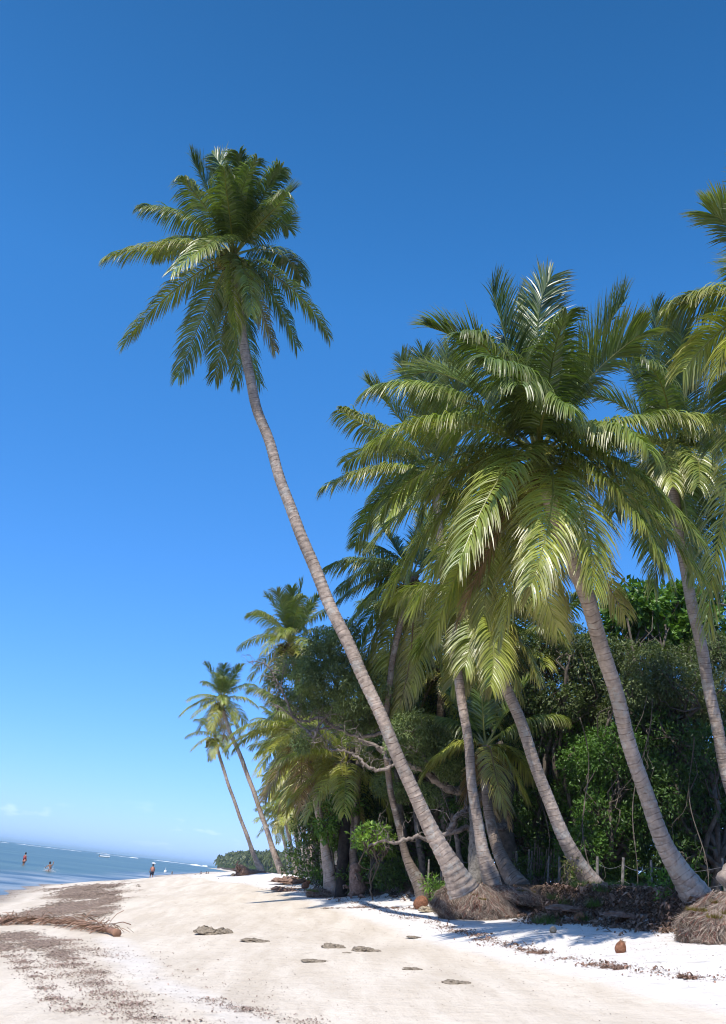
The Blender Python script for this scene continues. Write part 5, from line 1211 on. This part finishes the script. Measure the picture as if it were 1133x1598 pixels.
def person(px, D, z0, yaw, label, top, bottom, pose='stand', hair=M_HAIR, load=False, scale=1.0, scr_lean=0):
    a = at(px, 1340, D); base = np.array([a[0], a[1], z0]); t = empty('person', base, label, 'person', 'people at the water'); t.rotation_euler = (0, 0, yaw); t.scale = (scale,) * 3
    if pose == 'stand':
        J = [((0, 0, .95), (.15, .10)), ((0, 0, 1.15), (.125, .085)), ((0, 0, 1.36), (.165, .10)), ((0, 0, 1.46), (.07, .07)), ((0, .01, 1.55), (.06, .065)), ((0, .02, 1.64), (.08, .10)), ((0, .01, 1.71), (.075, .09)),
             ((-.19, 0, 1.40), .055), ((-.25, .03, 1.13), .042), ((-.24, .14, .90), .034), ((-.23, .17, .82), .03), ((.19, 0, 1.40), .055), ((.25, .02, 1.13), .042), ((.26, .1, .90), .034), ((.26, .12, .82), .03),
             ((-.10, 0, .86), .085), ((-.12, .06, .48), .058), ((-.13, 0, .10), .04), ((-.13, .13, .04), .032), ((.10, 0, .86), .085), ((.13, -.05, .48), .058), ((.15, -.16, .10), .04), ((.15, -.04, .04), .032)]
        E = [(0, 1), (1, 2), (2, 3), (3, 4), (4, 5), (5, 6), (2, 7), (7, 8), (8, 9), (9, 10), (2, 11), (11, 12), (12, 13), (13, 14), (0, 15), (15, 16), (16, 17), (17, 18), (0, 19), (19, 20), (20, 21), (21, 22)]
    else:
        J = [((0, 0, .25), (.16, .12)), ((0, .08, .45), (.13, .09)), ((0, .16, .64), (.165, .10)), ((0, .2, .74), (.07, .07)), ((0, .23, .81), (.06, .065)), ((0, .25, .90), (.08, .10)), ((0, .24, .97), (.075, .09)),
             ((-.19, .16, .68), .055), ((-.30, .3, .50), .042), ((-.32, .48, .40), .034), ((.19, .16, .68), .055), ((.36, .2, .85), .042), ((.42, .25, 1.10), .034),
             ((-.12, .05, .2), .085), ((-.18, .42, .15), .06), ((-.18, .4, -.2), .045), ((.12, .05, .2), .085), ((.18, .42, .15), .06), ((.18, .4, -.2), .045)]
        E = [(0, 1), (1, 2), (2, 3), (3, 4), (4, 5), (5, 6), (2, 7), (7, 8), (8, 9), (2, 10), (10, 11), (11, 12), (0, 13), (13, 14), (14, 15), (0, 16), (16, 17), (17, 18)]
    skin_body('body', J, E, t, base, M_SKIN)
    hd = np.array(J[5][0]); sph = lambda c, r_, s1=(1, 1, 1): (c, r_, s1)
    mb = MB(); th = np.linspace(.05, 2.0, 8); tube(mb, np.stack([0 * th, 0 * th - .02, np.cos(th) * .13], 1) + hd + [0, 0, .02], np.sin(th) * .105 + .004, 12); link('hair', mb.mesh('hair', True), t, mat=hair)
    if top is not None:
        k = [0, 1, 2] if pose == 'stand' else [0, 1, 2]; P = np.array([J[i][0] for i in k], float); mb = MB()
        P2 = np.vstack([P[0] + (P[1] - P[0]) * .1, P[1], P[2], P[2] + (P[2] - P[1]) * .25]); tube(mb, P2, [.165, .155, .19, .12], 14); link('shirt', mb.mesh('shirt', True), t, mat=top)
    if pose == 'stand':
        mb = MB()
        for sx_, (h_, kn) in ((-1, (15, 16)), (1, (19, 20))):
            h0 = np.array(J[h_][0]); k0 = np.array(J[kn][0]); tube(mb, np.array([h0 + [0, 0, .14], h0, h0 + (k0 - h0) * .55]), [.125, .125, .105], 12)
        link('shorts', mb.mesh('shorts', True), t, mat=bottom)
    if load:
        mb = MB(); th = np.linspace(.1, np.pi - .1, 8); tube(mb, np.stack([0 * th + .02, 0 * th - .02, -np.cos(th) * .10 + 1.83], 1), np.sin(th) * .24, 12); link('hat', mb.mesh('hat', True), t, mat=M_WHITE)
    return t
person(38.5, 122, -.42, -.6, 'person wading knee-deep with dark hair and reddish clothes, at far left', M_RED, M_ORANGE)
person(82, 104, -.12, .9, 'person crouching and splashing in the shallows right of the wader', None, M_NAVY, 'crouch')
pp = at(241, 1361.5, 118); person(241, 118, float(zg(pp[0], pp[1])), .5, 'walker in orange top, white hat and dark trousers on the shoreline crest', M_ORANGE, M_NAVY, load=True)
for k, (px, D, lab) in enumerate([(317, 250, 'bather standing chest-deep, leftmost of the small far group'), (325.5, 262, 'bather in the far group, left one of the close pair'), (328.5, 262, 'bather in the far group, right one of the close pair'), (347.5, 270, 'bather in the far group, just left of the last one'), (353, 272, 'bather nearest the driftwood log, last on the right of the far group')]):
    person(px, D, -1.0, k, lab, M_NAVY, M_NAVY)
# splash
mb = MB(); rs = np.random.default_rng(2); a = at(79, 1348, 104)
for k in range(500):
    p = np.array([rs.normal(0, .35), rs.normal(0, .3), abs(rs.normal(0, .22))]); r_ = rs.uniform(.01, .04); d = unit(rs.normal(size=(3, 3))) * r_
    mb.add(p + np.vstack([d, -d.mean(0)]), None, [[0, 1, 2], [0, 2, 3], [1, 2, 3]], (.8, .85, .85))
o = link('water_splash', mb.mesh('splash', False), None, (a[0], a[1], 0.0), M_WHITE); tag(o, 'white splash thrown up around the crouching bather', None, kind='stuff')
# boat
a = at(163.5, 1335, 560); t = empty('motor_boat', (a[0], a[1], 0), 'small white canopied boat anchored offshore between the bathers and the horizon', 'boat'); t.rotation_euler = (0, 0, R(28))
mb = MB(); n1 = 14; rows = []
for i in range(n1):
    f = i / (n1 - 1); w = 1.1 * (1 - max(0, f - .55) ** 2 * 4.2) if f > .55 else 1.1; w = max(.04, w); sheer = .75 + .35 * f ** 2; x = -2.8 + 5.6 * f + .0
    rows.append([[x, -w, sheer], [x, -w * .9, .15], [x, -w * .5, -.15], [x, 0, -.25], [x, w * .5, -.15], [x, w * .9, .15], [x, w, sheer], [x, w * .85, sheer - .02], [x, w * .6, .25], [x, -w * .6, .25], [x, -w * .85, sheer - .02]])
V = np.array(rows); m_ = V.shape[1]; i = np.arange(n1 - 1)[:, None] * m_; j = np.arange(m_)[None]
mb.add(V.reshape(-1, 3), np.stack([i + j, i + (j + 1) % m_, i + m_ + (j + 1) % m_, i + m_ + j], -1).reshape(-1, 4)); link('hull', mb.mesh('hull', True), t, mat=M_BOAT)
mb = MB(); t_ = np.linspace(-1, 1, 7)
V = np.array([[[x_, y_ * 1.0, 2.15 - .12 * y_ ** 2 + th_] for y_ in t_] for x_ in (-1.9, -.6, .8) for th_ in (0,)]); m_ = 7; i = np.arange(2)[:, None] * m_; j = np.arange(6)[None]
Q0 = np.stack([i + j, i + j + 1, i + m_ + j + 1, i + m_ + j], -1).reshape(-1, 4); V2 = np.vstack([V.reshape(-1, 3), V.reshape(-1, 3) + [0, 0, .05]]); mb.add(V2, np.vstack([Q0, Q0 + 21])); link('canopy', mb.mesh('canopy', True), t, mat=M_BOAT)
for x_ in (-1.8, .7):
    for y_ in (-.9, .9): mb = MB(); tube(mb, np.array([[x_, y_, .7], [x_, y_, 2.06]]), .03, 6); link('canopy_post', mb.mesh('post', True), t, mat=M_BOAT)
mb = MB(); tube(mb, np.array([[-2.85, 0, .1], [-2.9, 0, .9], [-2.75, 0, 1.15]]), [.12, .18, .14], 8); link('outboard_motor', mb.mesh('motor', True), t, mat=M_NAVY)
a = at(259.5, 1351, 210); mb = MB(); th = np.linspace(.05, np.pi - .05, 9); tube(mb, np.stack([0 * th, 0 * th, -np.cos(th) * .35 + .15], 1), np.sin(th) * .3, 12); tube(mb, np.array([[0, 0, .4], [0, 0, .9]]), .03, 6)
o = link('mooring_buoy', mb.mesh('buoy', True), None, (a[0], a[1], 0), M_BOAT); tag(o, 'small white buoy with a stub mast afloat right of the orange-topped walker', 'buoy')
# breakers on the reef
mb = MB(); rs = np.random.default_rng(8)
for (x0, x1, D, h_) in [(-6, 9, 1500, 2.6), (20, 60, 1700, .4), (95, 125, 1700, .5), (150, 190, 1650, .4), (186, 216, 1500, 1.5), (240, 300, 1600, .6), (298, 326, 1300, 2.4), (300, 318, 1200, 2.0), (60, 100, 1650, .3)]:
    A_ = at(x0, 1340, D); B_ = at(x1, 1340, D); n = max(10, int(abs(B_[0] - A_[0]) / 1.6)); f = np.linspace(0, 1, n)
    hh = h_ * np.clip(.55 + .5 * np.interp(f, np.linspace(0, 1, max(4, n // 6)), rs.normal(size=max(4, n // 6))), .08, 1.6) * np.sin(np.pi * np.clip(f, .02, .98)) ** .4
    X = A_[0] + (B_[0] - A_[0]) * f; sec = [(-3.5, -.05), (-2, .35), (-1, .8), (0, 1), (.8, .75), (1.8, .3), (3, -.05)]
    V = np.array([[[X[i], D + dy * 1.2 + rs.normal() * .3, hh[i] * q + (rs.normal() * .12 if q > .2 else 0)] for dy, q in sec] for i in range(n)]); m_ = 7; i = np.arange(n - 1)[:, None] * m_; j = np.arange(m_ - 1)[None]
    mb.add(V.reshape(-1, 3), np.stack([i + j, i + m_ + j, i + m_ + j + 1, i + j + 1], -1).reshape(-1, 4))
o = link('breaking_waves', mb.mesh('breakers', True), None, mat=M_WHITE); tag(o, 'thin white line of surf breaking on the reef at the horizon', None, kind='stuff')

# ================================================================= sea haze
mb = MB(); v = np.array([[x, y, z] for x in (-31000, 31000) for y in (-260, 30500) for z in (-4.5, 27)], float)
mb.add(v, [[0, 1, 3, 2], [4, 6, 7, 5], [0, 4, 5, 1], [2, 3, 7, 6], [0, 2, 6, 4], [1, 5, 7, 3]])
hm = bpy.data.materials.new('haze_air'); hm.use_nodes = True; nt = hm.node_tree; nt.nodes.clear()
ho = nt.nodes.new('ShaderNodeOutputMaterial'); hv = nt.nodes.new('ShaderNodeVolumePrincipled'); hv.inputs['Density'].default_value = 0.00013; hv.inputs['Color'].default_value = (.62, .86, 1.0, 1); hv.inputs['Anisotropy'].default_value = 0.0
nt.links.new(hv.outputs[0], ho.inputs['Volume'])
tag(link('haze', mb.mesh('haze', False), None, mat=hm), kind='stuff')
